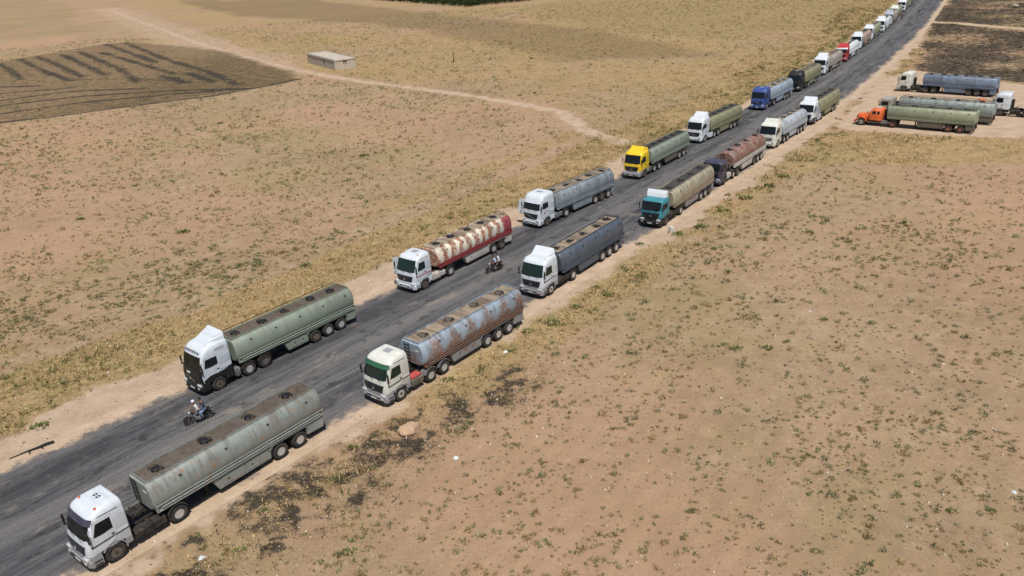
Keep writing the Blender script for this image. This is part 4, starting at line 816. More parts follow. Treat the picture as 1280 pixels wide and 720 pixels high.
# ------------------------------------------------------------------ lorry paints
W1 = paint('white_cab', srgb(198, 204, 210), grime=.10, dust=.12, rough=.35, fade=.05, seed=1); W2 = paint('cream_white_cab', srgb(204, 204, 194), grime=.12, dust=.2, rough=.4, fade=.06, seed=2)
W3 = paint('chalk_white_cab', srgb(202, 207, 211), grime=.08, dust=.14, rough=.4, fade=.05, seed=5)
GREYLOW = paint('grey_bumper', srgb(122, 126, 132), dust=.3, seed=3); BLK = paint('black_panel', srgb(20, 20, 22), fade=.02, dust=.02, rough=.5, seed=6); NAVY = paint('navy_cab', srgb(34, 40, 66), dust=.18, rough=.4, seed=7, fade=.1)
YEL = paint('yellow_cab', srgb(226, 186, 22), dust=.1, rough=.4, seed=8, fade=.05); BLUE = paint('blue_cab', srgb(32, 66, 130), dust=.12, rough=.4, seed=9, fade=.1); TEAL = paint('turquoise_cab', srgb(28, 120, 134), dust=.14, rough=.45, seed=10, fade=.12)
ORA = paint('orange_cab', srgb(208, 92, 32), dust=.16, rough=.5, seed=11, fade=.08); REDP = paint('red_cab', srgb(168, 30, 36), dust=.1, rough=.4, seed=12, fade=.08); SILV = paint('grey_cab', srgb(150, 156, 166), dust=.2, rough=.4, seed=13)
VGREEN = paint('green_visor', srgb(26, 84, 52), dust=.06, rough=.4, seed=14); STRIPE = plain('navy_stripe', srgb(34, 36, 58), .5, dust=.1); REDBOX = paint('red_box', srgb(168, 52, 52), rust=.1, dust=.3, seed=15)
SAGE = paint('sage_tank', srgb(122, 134, 120), grime=.28, dust=.16, fade=.05, seed=20, streak=.12); GREYGREEN = paint('grey_green_tank', srgb(122, 131, 127), grime=.55, rust=.24, dust=.24, fade=.12, seed=21, streak=.28, rustcol=(134, 88, 54))
PALEBLUE = paint('pale_blue_rusty_tank', srgb(136, 151, 164), grime=.55, bands=.85, dust=.14, fade=.1, seed=22, streak=.2, rustcol=(100, 64, 42), band_period=1.9, band_low=1.5); PALEBLUEF = paint('pale_blue_side', srgb(120, 126, 130), grime=.55, rust=.4, dust=.25, fade=.15, seed=23)
RUSTRAIL = paint('rusty_rail', srgb(96, 70, 60), grime=.55, rust=.4, dust=.2, seed=24); CREAMBAND = paint('cream_tank_with_rust_hoops', srgb(216, 206, 188), grime=.55, bands=1., dust=.12, fade=.08, seed=25, rustcol=(132, 76, 52), band_period=1.12, band_low=.15)
CRIM = paint('crimson_band', srgb(156, 54, 72), grime=.55, dust=.12, seed=26, fade=.1); CRIMR = paint('crimson_rail', srgb(132, 36, 44), grime=.55, dust=.14, seed=27, fade=.1); SCUFF = paint('scuffed_white_locker', srgb(170, 166, 160), grime=.28, rust=.2, dust=.35, fade=.3, seed=28, rustcol=(90, 84, 78))
SLATE = paint('dark_slate_tank', srgb(64, 76, 90), grime=.22, dust=.08, fade=.14, seed=29, streak=.65, rough=.45); BLUEGREY = paint('blue_grey_tank', srgb(116, 130, 138), grime=.55, dust=.22, fade=.18, seed=30, streak=.55, rough=.4, rust=.02)
OLIVE = paint('olive_tank', srgb(128, 128, 98), grime=.55, dust=.18, fade=.08, seed=31, streak=.15); SAND = paint('sand_streaked_tank', srgb(150, 144, 124), grime=.55, dust=.3, fade=.2, seed=32, streak=.6, rust=.06); RUSTT = paint('rust_red_tank', srgb(128, 104, 94), grime=.55, rust=.62, dust=.14, fade=.3, seed=33, streak=.4, rustcol=(102, 54, 46))
SILT = paint('light_silver_tank', srgb(162, 170, 178), grime=.55, dust=.16, fade=.08, seed=34, streak=.2, rough=.4); BLUESIL = paint('light_blue_grey_tank', srgb(140, 156, 170), grime=.55, dust=.16, fade=.1, seed=35, streak=.2); BEIGT = paint('beige_grey_tank', srgb(156, 150, 140), grime=.55, dust=.2, fade=.1, seed=36, streak=.25)
WHT = paint('white_tank', srgb(204, 208, 208), grime=.28, dust=.12, fade=.06, seed=37); DUSTB = paint('dull_blue_tank', srgb(96, 116, 138), grime=.55, rust=.16, dust=.2, fade=.3, seed=38, streak=.6, rustcol=(112, 84, 76)); SAGE2 = paint('faded_sage_tank', srgb(136, 144, 118), grime=.28, dust=.2, fade=.1, seed=39, streak=.15)
PALEG = paint('pale_grey_green_tank', srgb(134, 146, 142), grime=.55, dust=.2, fade=.08, seed=40, streak=.15); PINKT = paint('dusty_pink_tank', srgb(166, 140, 128), grime=.55, dust=.25, fade=.15, seed=41, streak=.2); DKOL = paint('dark_olive_locker', srgb(82, 82, 72), grime=.55, dust=.22, fade=.2, seed=42)

# ------------------------------------------------------------------ the near half of the queue, right lane
Q = 'tanker lorries queuing on the road'
T = lorry_at(-21.499, 32.097, .888, 'white-cab lorry nearest the camera with two black rings on its roof and a grey-green tank', group=Q)
axle(T, 0, True, rim=RIMD); _, xr = cab_unit(T, 'low', W1, GREYLOW, DARK, visor=NAVY, stripe=STRIPE, beacons=2, roofmark='rings', glass=GLASS)
mk = MB(); [mk.box(-1.02, -1.0, .5 - k * .14, .58 - k * .14, 2.86, 2.90) for k in range(6)]
tractor_rear(T, xr, [3.6], tankmat=CHASSIS, rim=RIMW); tanker(T, 2.42, 14.0, [10.5, 11.96], GREYGREEN, stencil=True, legx=6.1, low=GREYGREEN, hoop=False, skirt=True)
T = lorry_at(-8.062, 46.172, .865, 'white-cab lorry with a green sun visor and a pale blue tank streaked with rust', group=Q)
axle(T, 0, True); _, xr = cab_unit(T, 'low', W2, GREYLOW, DARK, visor=VGREEN, stripe=STRIPE, glass=GLASSG)
tractor_rear(T, xr, [2.97, 4.33], tankmat=DKOL, guards=GREY, boxcol=REDBOX); tanker(T, 2.42, 13.72, [9.2, 10.5, 11.81], PALEBLUE, rail=RUSTRAIL, walk=WALKT, stencil=True, low=PALEBLUEF, single=True, nman=4, manlid=WALKB)
T = lorry_at(3.447, 62.12, .905, 'white-cab lorry with a raised roof fairing and a dark slate-grey tank', group=Q)
axle(T, 0, True); _, xr = cab_unit(T, 'mid', W1, GREYLOW, DARK, glass=GLASSG, deflect=(W3, 'wedge'), beacons=1, stripe=STRIPE)
tractor_rear(T, xr, [3.64]); tanker(T, 1.85, 12.95, [8.85, 10.16, 11.46], SLATE, walk=WALKT, low=SLATE, hoop=True, single=True, ladder=False)
T = lorry_at(16.886, 78.061, .936, 'turquoise-cab lorry with a white wind board and a sand-coloured tank', group=Q)
axle(T, 0, True, rim=RIMD); _, xr = cab_unit(T, 'flat', TEAL, DARK, DARK, deflect=(W3, 'board'), bumper_proud=.12)
tractor_rear(T, xr, [3.77]); tanker(T, 1.9, 13.3, [9.42, 10.73, 12.04], SAND, walk=WALKD, low=PALEBLUEF, single=True, ribs=12, rail=WALKT)
T = lorry_at(26.709, 91.192, .912, 'lorry with a flat navy cab and a rusty red tank', group=Q)
axle(T, 0, True, rim=RIMD); _, xr = cab_unit(T, 'flat', NAVY, NAVY, DARK, maker='plain')
tractor_rear(T, xr, [2.9, 4.24], tankmat=SCUFF); tanker(T, 3.0, 14.2, [10.0, 11.3, 12.6], RUSTT, rnd=True, walk=RUSTT, low=SCUFF, single=True, frontbox=True, rail=SCUFF, ribs=14)
yw = road_yaw(108) - .03; px, py = 37.9 + 1.35 * math.cos(yw), 106.2 + 1.35 * math.sin(yw)
T = lorry_at(px, py, yw, 'cream-white-cab lorry with a light silver tank, in the right lane behind the rusty red tank', group=Q)
axle(T, 0, True); _, xr = cab_unit(T, 'mid', W2, W2, W2, deflect=(W2, 'crest'))
tractor_rear(T, xr, [2.5, 3.85]); tanker(T, 1.9, 12.2, [8.3, 9.6, 10.9], SILT, walk=WALKT, low=SILT, rnd=True, single=True, ladder=False, manlid=WALKD)
yw = road_yaw(124) - .02; px, py = 48.0 + 1.35 * math.cos(yw), 118.8 + 1.35 * math.sin(yw)
T = lorry_at(px, py, yw, 'white-cab lorry with an olive tank standing last in the right lane', group=Q)
axle(T, 0, True); _, xr = cab_unit(T, 'mid', W3, DARK, DARK, deflect=(W3, 'wedge'))
part('open_door', MB().loft([[(-.45, -1.22, 1.1), (-.45, -1.22, 2.0), (-.45, -1.22, 2.75), (-.40, -1.22, 2.75), (-.40, -1.22, 1.1)], [(-.75, -2.05, 1.1), (-.75, -2.05, 2.0), (-.70, -1.85, 2.75), (-.65, -1.85, 2.75), (-.70, -2.05, 1.1)]], False), W3, T)
tractor_rear(T, xr, [3.5], skirt=W3); tanker(T, 2.2, 13.4, [9.6, 11.0], OLIVE, walk=WALKD, low=OLIVE, fillrail=True, ladder=False)

# ------------------------------------------------------------------ left lane
T = lorry_at(-21.565, 49.245, .865, 'lorry with a black-fronted white high cab and a clean sage green tank', group=Q)
axle(T, 0, True); _, xr = cab_unit(T, 'high', W1, BLK, BLK, maker='bar', deflect=(W1, 'wedge'), lightbar=True, beacons=1)
part('front_panel', lambda: front_patch('high', 1.03, 2.04, 1.20, 1.22, .034, n=30, m=5), BLK, T)
for sg in (-1, 1): part('lower_side_panel', side_patch('high', [(-1.05, 1.04), (-1.05, 1.22), (-.55, 1.42), (.5, 1.42), (1.24, 1.62), (1.24, 1.04)], sg, .024), BLK, T)
part('number_plate', front_patch('high', 1.62, 1.76, .22, .22, .05, m=1, yc=.25), PLATE, T)
for sg in (-1, 1): part('roof_badge', side_patch('high', [(.15, 3.12), (.25, 3.26), (.95, 3.30), (.95, 3.16)], sg, .02), LIGHTGREY, T)
tractor_rear(T, xr, [2.53, 3.92], tankmat=GREY, drive='lift'); tanker(T, 1.75, 12.95, [8.7, 10.01, 11.32], SAGE, walk=WALKB, low=SAGE, fillrail=True, ladder=True, legx=6.0)
T = lorry_at(-7.838, 65.121, .895, 'white-cab lorry with a cream tank banded by rust and a crimson rear end', group=Q)
axle(T, 0, True, rim=RIMD); _, xr = cab_unit(T, 'low', W1, W1, DARK, beacons=2, stripe=GRAFF, glass=GLASSG)
part('open_door', MB().loft([[(-.55, 1.22, 1.1), (-.55, 1.22, 2.85), (-.50, 1.22, 2.85), (-.50, 1.22, 1.1)], [(-.75, 2.0, 1.15), (-.72, 1.9, 2.8), (-.67, 1.9, 2.8), (-.70, 2.0, 1.15)]], False), W1, T)
tractor_rear(T, xr, [3.54], tankmat=SCUFF); tanker(T, 2.0, 13.2, [10.1, 11.4], CREAMBAND, rail=CRIMR, walk=WALKT, cap=CRIM, capx=11.9, low=SCUFF, hoop=True, ladder=False)
T = lorry_at(4.351, 80.261, .827, 'white high-cab lorry with red lettering on its door and a weathered blue-grey tank', group=Q)
axle(T, 0, True, rim=RIMD); cb, xr = cab_unit(T, 'high', W1, W1, DARK, maker='bar', visor=W1)
part('lettering', MB().box(-.55, -.50, -1.262, -1.252, 1.45, 1.95).box(-.3, -.25, -1.262, -1.252, 1.5, 2.0).box(-.5, -.28, -1.262, -1.252, 1.55, 1.6), GRAFF, cb, rot=(0, .0, 0))
part('open_door', MB().loft([[(-.60, 1.22, 1.1), (-.60, 1.22, 2.85), (-.55, 1.22, 2.85), (-.55, 1.22, 1.1)], [(-.95, 2.1, 1.15), (-.9, 1.95, 2.8), (-.85, 1.95, 2.8), (-.90, 2.1, 1.15)]], False), W1, T)
tractor_rear(T, xr, [3.42], tankmat=GREY); tanker(T, 1.75, 12.9, [9.02, 10.32, 11.63], BLUEGREY, walk=WALKT, low=BLUEGREY, hoop=True, single=True, ladder=False, fillrail=True)
T = lorry_at(17.968, 96.511, .905, 'yellow-cab lorry with a pale green tank', group=Q)
axle(T, 0, True); _, xr = cab_unit(T, 'mid', YEL, GREYLOW, DARK, deflect=(YEL, 'crest'), bumper_proud=.1)
tractor_rear(T, xr, [2.72, 4.06], tankmat=DKOL); tanker(T, 1.95, 13.2, [10.1, 11.45], SAGE, walk=WALKD, low=DKOL, fillrail=True, ladder=False, single=True)
T = lorry_at(29.868, 112.801, .870, 'white high-cab lorry with an olive tank, just behind the yellow cab in the left lane', group=Q)
axle(T, 0, True); _, xr = cab_unit(T, 'high', W3, W3, DARK, maker='bar', deflect=(W3, 'wedge'))
tractor_rear(T, xr, [3.1, 4.45], skirt=W3); tanker(T, 1.8, 13.0, [8.95, 10.26, 11.57], OLIVE, walk=WALKD, low=OLIVE, single=True, ladder=False, fillrail=True)
def queued(bx, by, label, style, body, lower, tank, walk=WALKT, defl=None, maker='star', dyaw=0., ax=(3.6,), tax=(8.9, 10.2, 11.5), L=13.0, x0=2.0, rnd=False, low=None, grille=DARK, skirt=None, full=False, visor=None):
    s = float(bx * RD[0] + by * RD[1]); yw = road_yaw(s + 5) + dyaw
    T = lorry_at(bx + 1.4 * math.cos(yw), by + 1.4 * math.sin(yw), yw, label, group=Q)
    axle(T, 0, True); _, xr = cab_unit(T, style, body, lower, grille, maker=maker, deflect=defl, full=full, visor=visor)
    tractor_rear(T, xr, list(ax), skirt=skirt); tanker(T, x0, L, list(tax), tank, walk=walk, low=low or tank, ladder=False, rnd=rnd, single=True, fillrail=True); return T
queued(44.6, 131.5, 'blue-cab lorry with a light blue-grey tank', 'high', BLUE, BLUE, BLUESIL, maker='bar', grille=BLUE, dyaw=-.04)
queued(55.8, 145.6, 'black-cab lorry with an olive tank', 'high', BLK, BLK, OLIVE, maker='plain', ax=(2.9, 4.25), grille=BLK, dyaw=-.02)
queued(66.8, 161.5, 'white-cab lorry with a beige tank between the black cab and the red cab', 'high', W3, W3, BEIGT, defl=(W3, 'wedge'), dyaw=-.02)
queued(77.5, 176.4, 'red-cab lorry with a white tank', 'mid', REDP, REDP, WHT, rnd=True, defl=(REDP, 'crest'), visor=W3)
queued(88.2, 193.6, 'white-cab lorry with a dusty pink tank behind the red cab', 'mid', W3, W3, PINKT, defl=(W3, 'wedge'))
queued(97.3, 207.6, 'white-cab lorry with an olive-grey tank, second behind the red cab', 'mid', W3, W3, SAGE2, defl=(W3, 'crest'))
queued(107.1, 222.0, 'plain white lorry with a white tank, third behind the red cab', 'high', W3, W3, WHT, defl=(W3, 'wedge'))
queued(116.6, 237.4, 'light grey-cab lorry far up the queue', 'high', SILV, SILV, BEIGT, defl=(SILV, 'wedge'))
queued(125.8, 253.2, 'cream-cab lorry with a sage tank far up the queue behind the grey cab', 'mid', W2, W2, SAGE2, defl=(W2, 'wedge'))
queued(137.6, 272.2, 'white-cab lorry at the top edge of the picture, last of the queue in sight', 'high', W3, W3, OLIVE, defl=(W3, 'wedge'))
queued(147.2, 288.0, 'olive-cab lorry beyond the last white cab at the top edge of the picture', 'mid', SAGE2, SAGE2, OLIVE)

# ------------------------------------------------------------------ the lorries parked off the road on the right
G2 = 'tanker lorries parked side by side off the road'
T = lorry_at(54.754, 117.107, -.716, 'orange long-nosed lorry with a faded sage tank parked off the road', group=G2, half=1.2)
axle(T, 0, True, rim=RIMW); bonnet_unit(T, ORA, REDP); tractor_rear(T, 2.75, [4.43], rim=RIMRED, tankmat=GREY, guards=CHASSIS)
tanker(T, 3.55, 15.2, [11.95, 13.48], SAGE2, low=DKOL, walk=WALKD, legx=7.9, rim=RIMRED, ladder=False, frontbox=False, fillrail=True, nman=5)
yw = -.725; D_ = Vector((math.cos(yw), math.sin(yw), 0)); fr = Vector((71.3, 111.4, 0)) - D_ * 14.6
T = lorry_at(fr.x, fr.y, yw, 'lorry with a long pale grey-green tank between the orange lorry and the dull blue tank', group=G2)
axle(T, 0, True); _, xr = cab_unit(T, 'flat', BEIGT, BEIGT, DARK, hatch=False); tractor_rear(T, xr, [3.4]); tanker(T, 1.6, 14.6, [10.6, 12.0], PALEG, low=DKOL, walk=WALKT, ladder=False, fillrail=True)
T = lorry_at(72.604, 140.281, -.777, 'white-cab lorry with a dull blue rust-stained tank, rearmost in the lorry park', group=G2)
axle(T, 0, True, rim=RIMD); _, xr = cab_unit(T, 'low', W2, W2, DARK, hatch=False); tractor_rear(T, xr, [3.53, 4.88], guards=DARK, rim=RIMD)
tanker(T, 2.95, 14.5, [10.4, 11.7, 13.0], DUSTB, low=DUSTB, walk=WALKT, single=False, rim=RIMD, ladder=False, legx=6.6)
yw = -.70; T = lorry_at(75.9, 117.1, yw, 'white-cab lorry with a dark olive trailer cut off by the right edge of the picture', group=G2)
axle(T, 0, True, rim=RIMD); _, xr = cab_unit(T, 'mid', W1, DARK, DARK, hatch=False); tractor_rear(T, xr, [3.4, 4.7]); tanker(T, 3.2, 14.2, [9.9, 11.2, 12.5], paint('dark_olive_tank', srgb(70, 70, 52), rust=.1, dust=.25, seed=50), walk=WALKD, ladder=False)
# orange tarpaulin bundle behind the middle tank
def bundle():
    mb = MB(); R = lambda z, k, sx=1: [(.72 * k * math.cos(t) + .05 * math.sin(3 * t), .6 * k * math.sin(t) + .04 * math.cos(4 * t), z) for t in (2 * math.pi * i / 14 for i in range(14))]
    return mb.loft([R(0, 1), R(.9, 1.03), R(2.1, .98), R(2.5, .9), R(2.62, .55)])
o = part('orange_drum', bundle, ORA, None, loc=(73.4, 118.0, .0)); tag(o, 'big orange drum standing between the parked tanks and a white cab', 'drum')
part('rim_hoop', lambda: MB().lathe([(.75, 0), (.78, .03), (.75, .06)], n=18, axis='z'), RUSTRAIL, o, loc=(0, 0, .9)); part('rim_hoop', lambda: MB().lathe([(.75, 0), (.78, .03), (.75, .06)], n=18, axis='z'), RUSTRAIL, o, loc=(0, 0, 1.8))
# ------------------------------------------------------------------ people and motorbikes
SKIN = plain('skin', srgb(150, 108, 82), .6, dust=.0); CLOTH = {}
def cloth(name, col):
    if name not in CLOTH: CLOTH[name] = plain(name, col, .9, dust=.08, noise_scale=9)
    return CLOTH[name]
def body(parent, J, top, bottom, shoes, headturn=0.):
    """one continuous skinned body. J: joint positions (left/right with y mirrored unless given)"""
    V = []; E = []; Rd = []; Tg = []
    def add(p, r, tg, par=None):
        V.append(tuple(p)); Rd.append(r); Tg.append(tg)
        if par is not None: E.append((par, len(V) - 1))
        return len(V) - 1
    pe = add(J['pelvis'], (.155, .12), 'b'); sp = add(J['spine'], (.14, .105), 't', pe); ch = add(J['chest'], (.165, .115), 't', sp)
    nk = add(J['neck'], (.06, .06), 's', ch); jw = add(J['jaw'], (.072, .078), 's', nk); hd = add(J['head'], (.085, .098), 's', jw); cr = add(J['crown'], (.06, .07), 's', hd)
    f = (Vector(J['face']) - Vector(J['head'])).normalized()
    for sg, k in ((1, 'L'), (-1, 'R')):
        g = lambda n: J.get(n + k) or (J[n][0], J[n][1] * sg, J[n][2])
        sh = add(g('shoulder'), (.07, .07), 't', ch); el = add(g('elbow'), (.047, .047), 't', sh); wr = add(g('wrist'), (.030, .028), 's', el)
        w_, e_ = Vector(g('wrist')), Vector(g('elbow')); d = (w_ - e_).normalized(); side = Vector((0, 0, 1)).cross(d).normalized(); dn = d.cross(side)
        hn = add(w_ + d * .07, (.036, .020), 's', wr)
        for i, ln in enumerate((.062, .072, .068, .054)):       # four fingers, curled
            o_ = side * (.030 - .019 * i); k1 = add(w_ + d * .105 + o_, (.010, .010), 's', hn); k2 = add(w_ + d * (.105 + ln * .55) + o_ + dn * .025, (.009, .009), 's', k1); add(w_ + d * (.105 + ln * .6) + o_ + dn * .055, (.008, .008), 's', k2)
        t1 = add(w_ + d * .045 + side * .045 + dn * .01, (.012, .012), 's', hn); add(w_ + d * .085 + side * .055 + dn * .035, (.010, .010), 's', t1)
        hp = add(g('hip'), (.10, .10), 'b', pe); kn = add(g('knee'), (.068, .068), 'b', hp); cf = add((Vector(g('knee')) * .6 + Vector(g('ankle')) * .4), (.060, .060), 'b', kn); an = add(g('ankle'), (.042, .042), 'b', cf); ft = add(g('toe'), (.042, .032), 'f', an)
    me = bpy.data.meshes.new('person'); me.from_pydata(V, E, []); o = bpy.data.objects.new('person', me); COL.objects.link(o)
    m = o.modifiers.new('skin', 'SKIN'); m.use_smooth_shade = True; sv = me.skin_vertices[0].data
    for i, r in enumerate(Rd): sv[i].radius = r; sv[i].use_root = (i == 0)
    s2 = o.modifiers.new('sub', 'SUBSURF'); s2.levels = 1; s2.render_levels = 1
    dg = bpy.context.evaluated_depsgraph_get(); new = bpy.data.meshes.new_from_object(o.evaluated_get(dg)); o.modifiers.clear(); o.data = new; bpy.data.meshes.remove(me)
    for mt in (top, bottom, SKIN, shoes): new.materials.append(mt)
    P = np.array(V); seg = [(P[a], P[b], Tg[b] if not (Tg[a] == 's' and Tg[b] == 's') else 's') for a, b in E]
    idx = {'t': 0, 'b': 1, 's': 2, 'f': 3}
    for p in new.polygons:
        c = np.array(p.center); best = (9e9, 't')
        for a, b, tg in seg:
            L = b - a; t = min(1, max(0, float((c - a) @ L / (L @ L + 1e-9)))); d = np.linalg.norm(c - a - t * L)
            if tg == 's' and t < .6 and np.linalg.norm(L) > .15: tg = 't'
            if d < best[0]: best = (d, tg)
        p.material_index = idx[best[1]]; p.use_smooth = True
    o.location = parent.location; o.rotation_euler = parent.rotation_euler
    h = Vector(J['head']); sd_ = Vector((-f.y, f.x, 0)).normalized()
    for sg in (-1, 1):
        part('eye', MB().sphere(tuple(h + f * .088 + sd_ * sg * .033 + Vector((0, 0, .0))), .013, 6, 4), DARK, o)
        part('ear', MB().sphere(tuple(h + sd_ * sg * .092), .028, 6, 4, (.8, .4, 1.2)), SKIN, o)
    part('nose', MB().sphere(tuple(h + f * .100 + Vector((0, 0, -.025))), .018, 6, 4), SKIN, o); part('mouth', MB().sphere(tuple(h + f * .088 + Vector((0, 0, -.062))), .016, 6, 4, (.6, 1.4, .4)), plain('lips', srgb(130, 76, 66), .6), o)
    return o, h, f
def hair(o, h, f, mat, name='hair', k=1.0, drop=0.):
    c = h - f * .022 + Vector((0, 0, .035)); mb = MB().sphere(tuple(c), .108 * k, 14, 8, (1, .94, .98))
    mb.v = [(x, y, max(z, c.z - .03 - drop)) if (Vector((x, y, z)) - c).dot(f) > .0 else (x, y, max(z, c.z - .09 - drop)) for x, y, z in mb.v]
    return part(name, mb, mat, o)
def seated(dx, dz, hands, lean=.0):
    return dict(pelvis=(-.15 + dx, 0, .84 + dz), spine=(-.12 + dx + lean * .4, 0, 1.03 + dz), chest=(-.05 + dx + lean, 0, 1.25 + dz), neck=(.0 + dx + lean, 0, 1.44 + dz), jaw=(.045 + dx + lean, 0, 1.53 + dz), head=(.05 + dx + lean, 0, 1.61 + dz), crown=(.035 + dx + lean, 0, 1.69 + dz), face=(.2 + dx + lean, 0, 1.59 + dz),
        shoulder=(-.03 + dx + lean, .19, 1.37 + dz), elbow=hands[0], wrist=hands[1], hip=(-.12 + dx, .10, .82 + dz), knee=(.26 + dx, .21, .72 + dz * .6), ankle=(.10 + dx, .19, .36 + dz * .3), toe=(.26 + dx, .19, .31 + dz * .3))
def standing(): return dict(pelvis=(0, 0, .95), spine=(0, 0, 1.12), chest=(0, 0, 1.33), neck=(.01, 0, 1.50), jaw=(.04, 0, 1.58), head=(.04, 0, 1.66), crown=(.03, 0, 1.74), face=(.2, 0, 1.65), shoulder=(0, .20, 1.43), elbow=(-.02, .27, 1.14), wrist=(.08, .28, .90), hip=(0, .10, .92), knee=(.05, .11, .50), ankle=(-.02, .12, .09), toe=(.14, .13, .04))
def motorbike(x, y, yaw, label, paintm, group='motorbikes on the road', simple=False):
    T = empty('motorbike', (x, y, .055), yaw, label=label, cat='motorbike', group=group)
    R_ = .31
    for nm, wx in (('wheel', .66), ('wheel', -.64)):
        tw = part(nm, lambda: MB().lathe([(.255, -.03), (.28, -.045), (.305, -.03), (.312, 0), (.305, .03), (.28, .045), (.255, .03)], n=22), RUBBER, T, ('mtyre',), loc=(wx, 0, R_), rot=(0, .1, .12 if wx > 0 else 0))
        def sp():
            mb = MB(); mb.lathe([(.235, -.02), (.262, -.025), (.262, .025), (.235, .02)], n=22); mb.tube((0, -.06, 0), (0, .06, 0), .045, n=8)
            for k in range(12): a = 2 * math.pi * k / 12; mb.tube((.04 * math.cos(a), .03 * (-1) ** k, .04 * math.sin(a)), (.245 * math.cos(a + .15), 0, .245 * math.sin(a + .15)), .005, n=4)
            return mb
        part('rim', sp, CHROME, tw, ('mrim',))
    part('front_fork', MB().tube((.66, .08, R_), (.42, .08, .98), .022, n=6).tube((.66, -.08, R_), (.42, -.08, .98), .022, n=6).tube((.66, -.08, R_), (.66, .08, R_), .015, n=6), CHROME, T)
    part('mudguard', MB().add(*(lambda q: (q.v, q.f))(arch_mb(.335, .35, -.06, .06, 20, 150, 8))), paintm, T, loc=(.66, 0, R_)); part('mudguard', MB().add(*(lambda q: (q.v, q.f))(arch_mb(.335, .35, -.07, .07, 20, 170, 8))), paintm, T, loc=(-.64, 0, R_))
    hb = part('handlebar', MB().path([(.22, .36, 1.05), (.36, .28, 1.06), (.40, .1, 1.0), (.40, -.1, 1.0), (.36, -.28, 1.06), (.22, -.36, 1.05)], .014), CHROME, T); part('grip', MB().tube((.20, .37, 1.05), (.30, .32, 1.055), .02, n=6).tube((.20, -.37, 1.05), (.30, -.32, 1.055), .02, n=6), DARK, hb)
    for sg in (-1, 1): part('mirror', MB().tube((.33, sg * .28, 1.06), (.36, sg * .38, 1.26), .008, n=4).sphere((.36, sg * .39, 1.28), .05, 8, 5, (.3, 1, .7)), DARK, hb)
    part('headlight', MB().sphere((.50, 0, .90), .09, 10, 6, (.8, 1, 1)), LAMP, T); part('fuel_tank', MB().sphere((.13, 0, .84), .22, 12, 8, (1.15, .62, .62)), paintm, T)
    part('seat', MB().loft([[(x_, y_, z_) for y_, z_ in ((-.1, .74), (-.14, .80), (-.11, .85 + dz_), (.11, .85 + dz_), (.14, .80), (.1, .74))] for x_, dz_ in ((-.02, -.02), (-.25, -.02), (-.5, .03), (-.85, .03))], False), DARK, T)
    part('engine', MB().bbox(-.15, .22, -.15, .15, .28, .50, .03).tube((.06, 0, .46), (.14, 0, .70), .09, n=10).tube((-.05, -.2, .38), (-.05, .2, .38), .11, n=12), GREY, T)
    part('frame', MB().path([(.40, 0, .95), (.2, 0, .74), (-.35, 0, .72), (-.9, 0, .80)], .025).path([(.38, 0, .88), (.28, 0, .35), (-.2, 0, .30), (-.3, 0, .7)], .022).tube((-.64, .1, R_), (-.15, .1, .40), .02, n=5).tube((-.64, -.1, R_), (-.15, -.1, .40), .02, n=5).tube((-.62, .12, .34), (-.48, .12, .74), .028, n=6).tube((-.62, -.12, .34), (-.48, -.12, .74), .028, n=6), DARK, T)
    part('exhaust', MB().path([(.16, -.1, .55), (.3, -.14, .32), (-.2, -.16, .26), (-.3, -.18, .30)], .02).tube((-.3, -.18, .30), (-.95, -.2, .40), .04, .045, n=8), CHROME, T)
    part('rack', MB().box(-1.05, -.8, -.12, .12, .86, .88).tube((-.98, 0, .68), (-1.02, 0, .74), .04, n=6), CHROME, T); part('footrest', MB().tube((.1, -.26, .33), (.1, .26, .33), .016, n=5).tube((-.38, -.24, .40), (-.38, .24, .40), .014, n=5), DARK, T)
    return T
DRV = ((.12, .33, 1.14), (.20, .345, 1.10)); 
def driver_hands(): return ((-.02, .34, 1.15), (.17, .35, 1.09))
def passenger_hands(): return ((-.38, .30, 1.12), (-.20, .18, 1.02))
HAIRM = cloth('dark_hair', srgb(30, 25, 22)); 
B1 = motorbike(-21.75, 45.1, math.radians(-146), 'small black and chrome motorbike carrying two riders between the nearest two lorries', DARK)
o, h, f = body(B1, seated(.0, .0, driver_hands(), .06), cloth('white_shirt', srgb(206, 202, 200)), cloth('pale_grey_trousers', srgb(150, 148, 150)), DARK); tag(o, 'person in a white shirt and white head cloth steering the motorbike beside the nearest lorry', 'person')
hair(o, h, f, cloth('white_head_cloth', srgb(216, 216, 220)), 'head_cloth', 1.12, .05)
o, h, f = body(B1, seated(-.40, .06, passenger_hands(), .02), cloth('dark_navy_top', srgb(62, 60, 76)), cloth('light_blue_jeans', srgb(128, 152, 188)), DARK); tag(o, 'person in a dark top and pale blue jeans riding behind the head-cloth driver', 'person'); hair(o, h, f, HAIRM)
B2 = motorbike(-1.55, 68.25, math.radians(-150), 'motorbike with two riders in pale shirts beside the rust-banded tank', cloth('dark_red_paint', srgb(80, 30, 34)))
o, h, f = body(B2, seated(.0, .0, driver_hands(), .06), cloth('pale_lilac_shirt', srgb(188, 192, 216)), cloth('dark_trousers', srgb(40, 42, 52)), DARK); tag(o, 'person in a pale lilac shirt steering the motorbike beside the rust-banded tank', 'person'); hair(o, h, f, HAIRM)
o, h, f = body(B2, seated(-.40, .10, passenger_hands(), .02), cloth('bright_white_shirt', srgb(222, 224, 230)), cloth('brown_trousers', srgb(96, 72, 66)), DARK); tag(o, 'person in a bright white shirt and brown trousers riding pillion beside the rust-banded tank', 'person'); hair(o, h, f, HAIRM)
B3 = motorbike(139.6, 266.6, road_yaw(300) + math.pi, 'tiny motorbike far up the road with one rider', DARK)
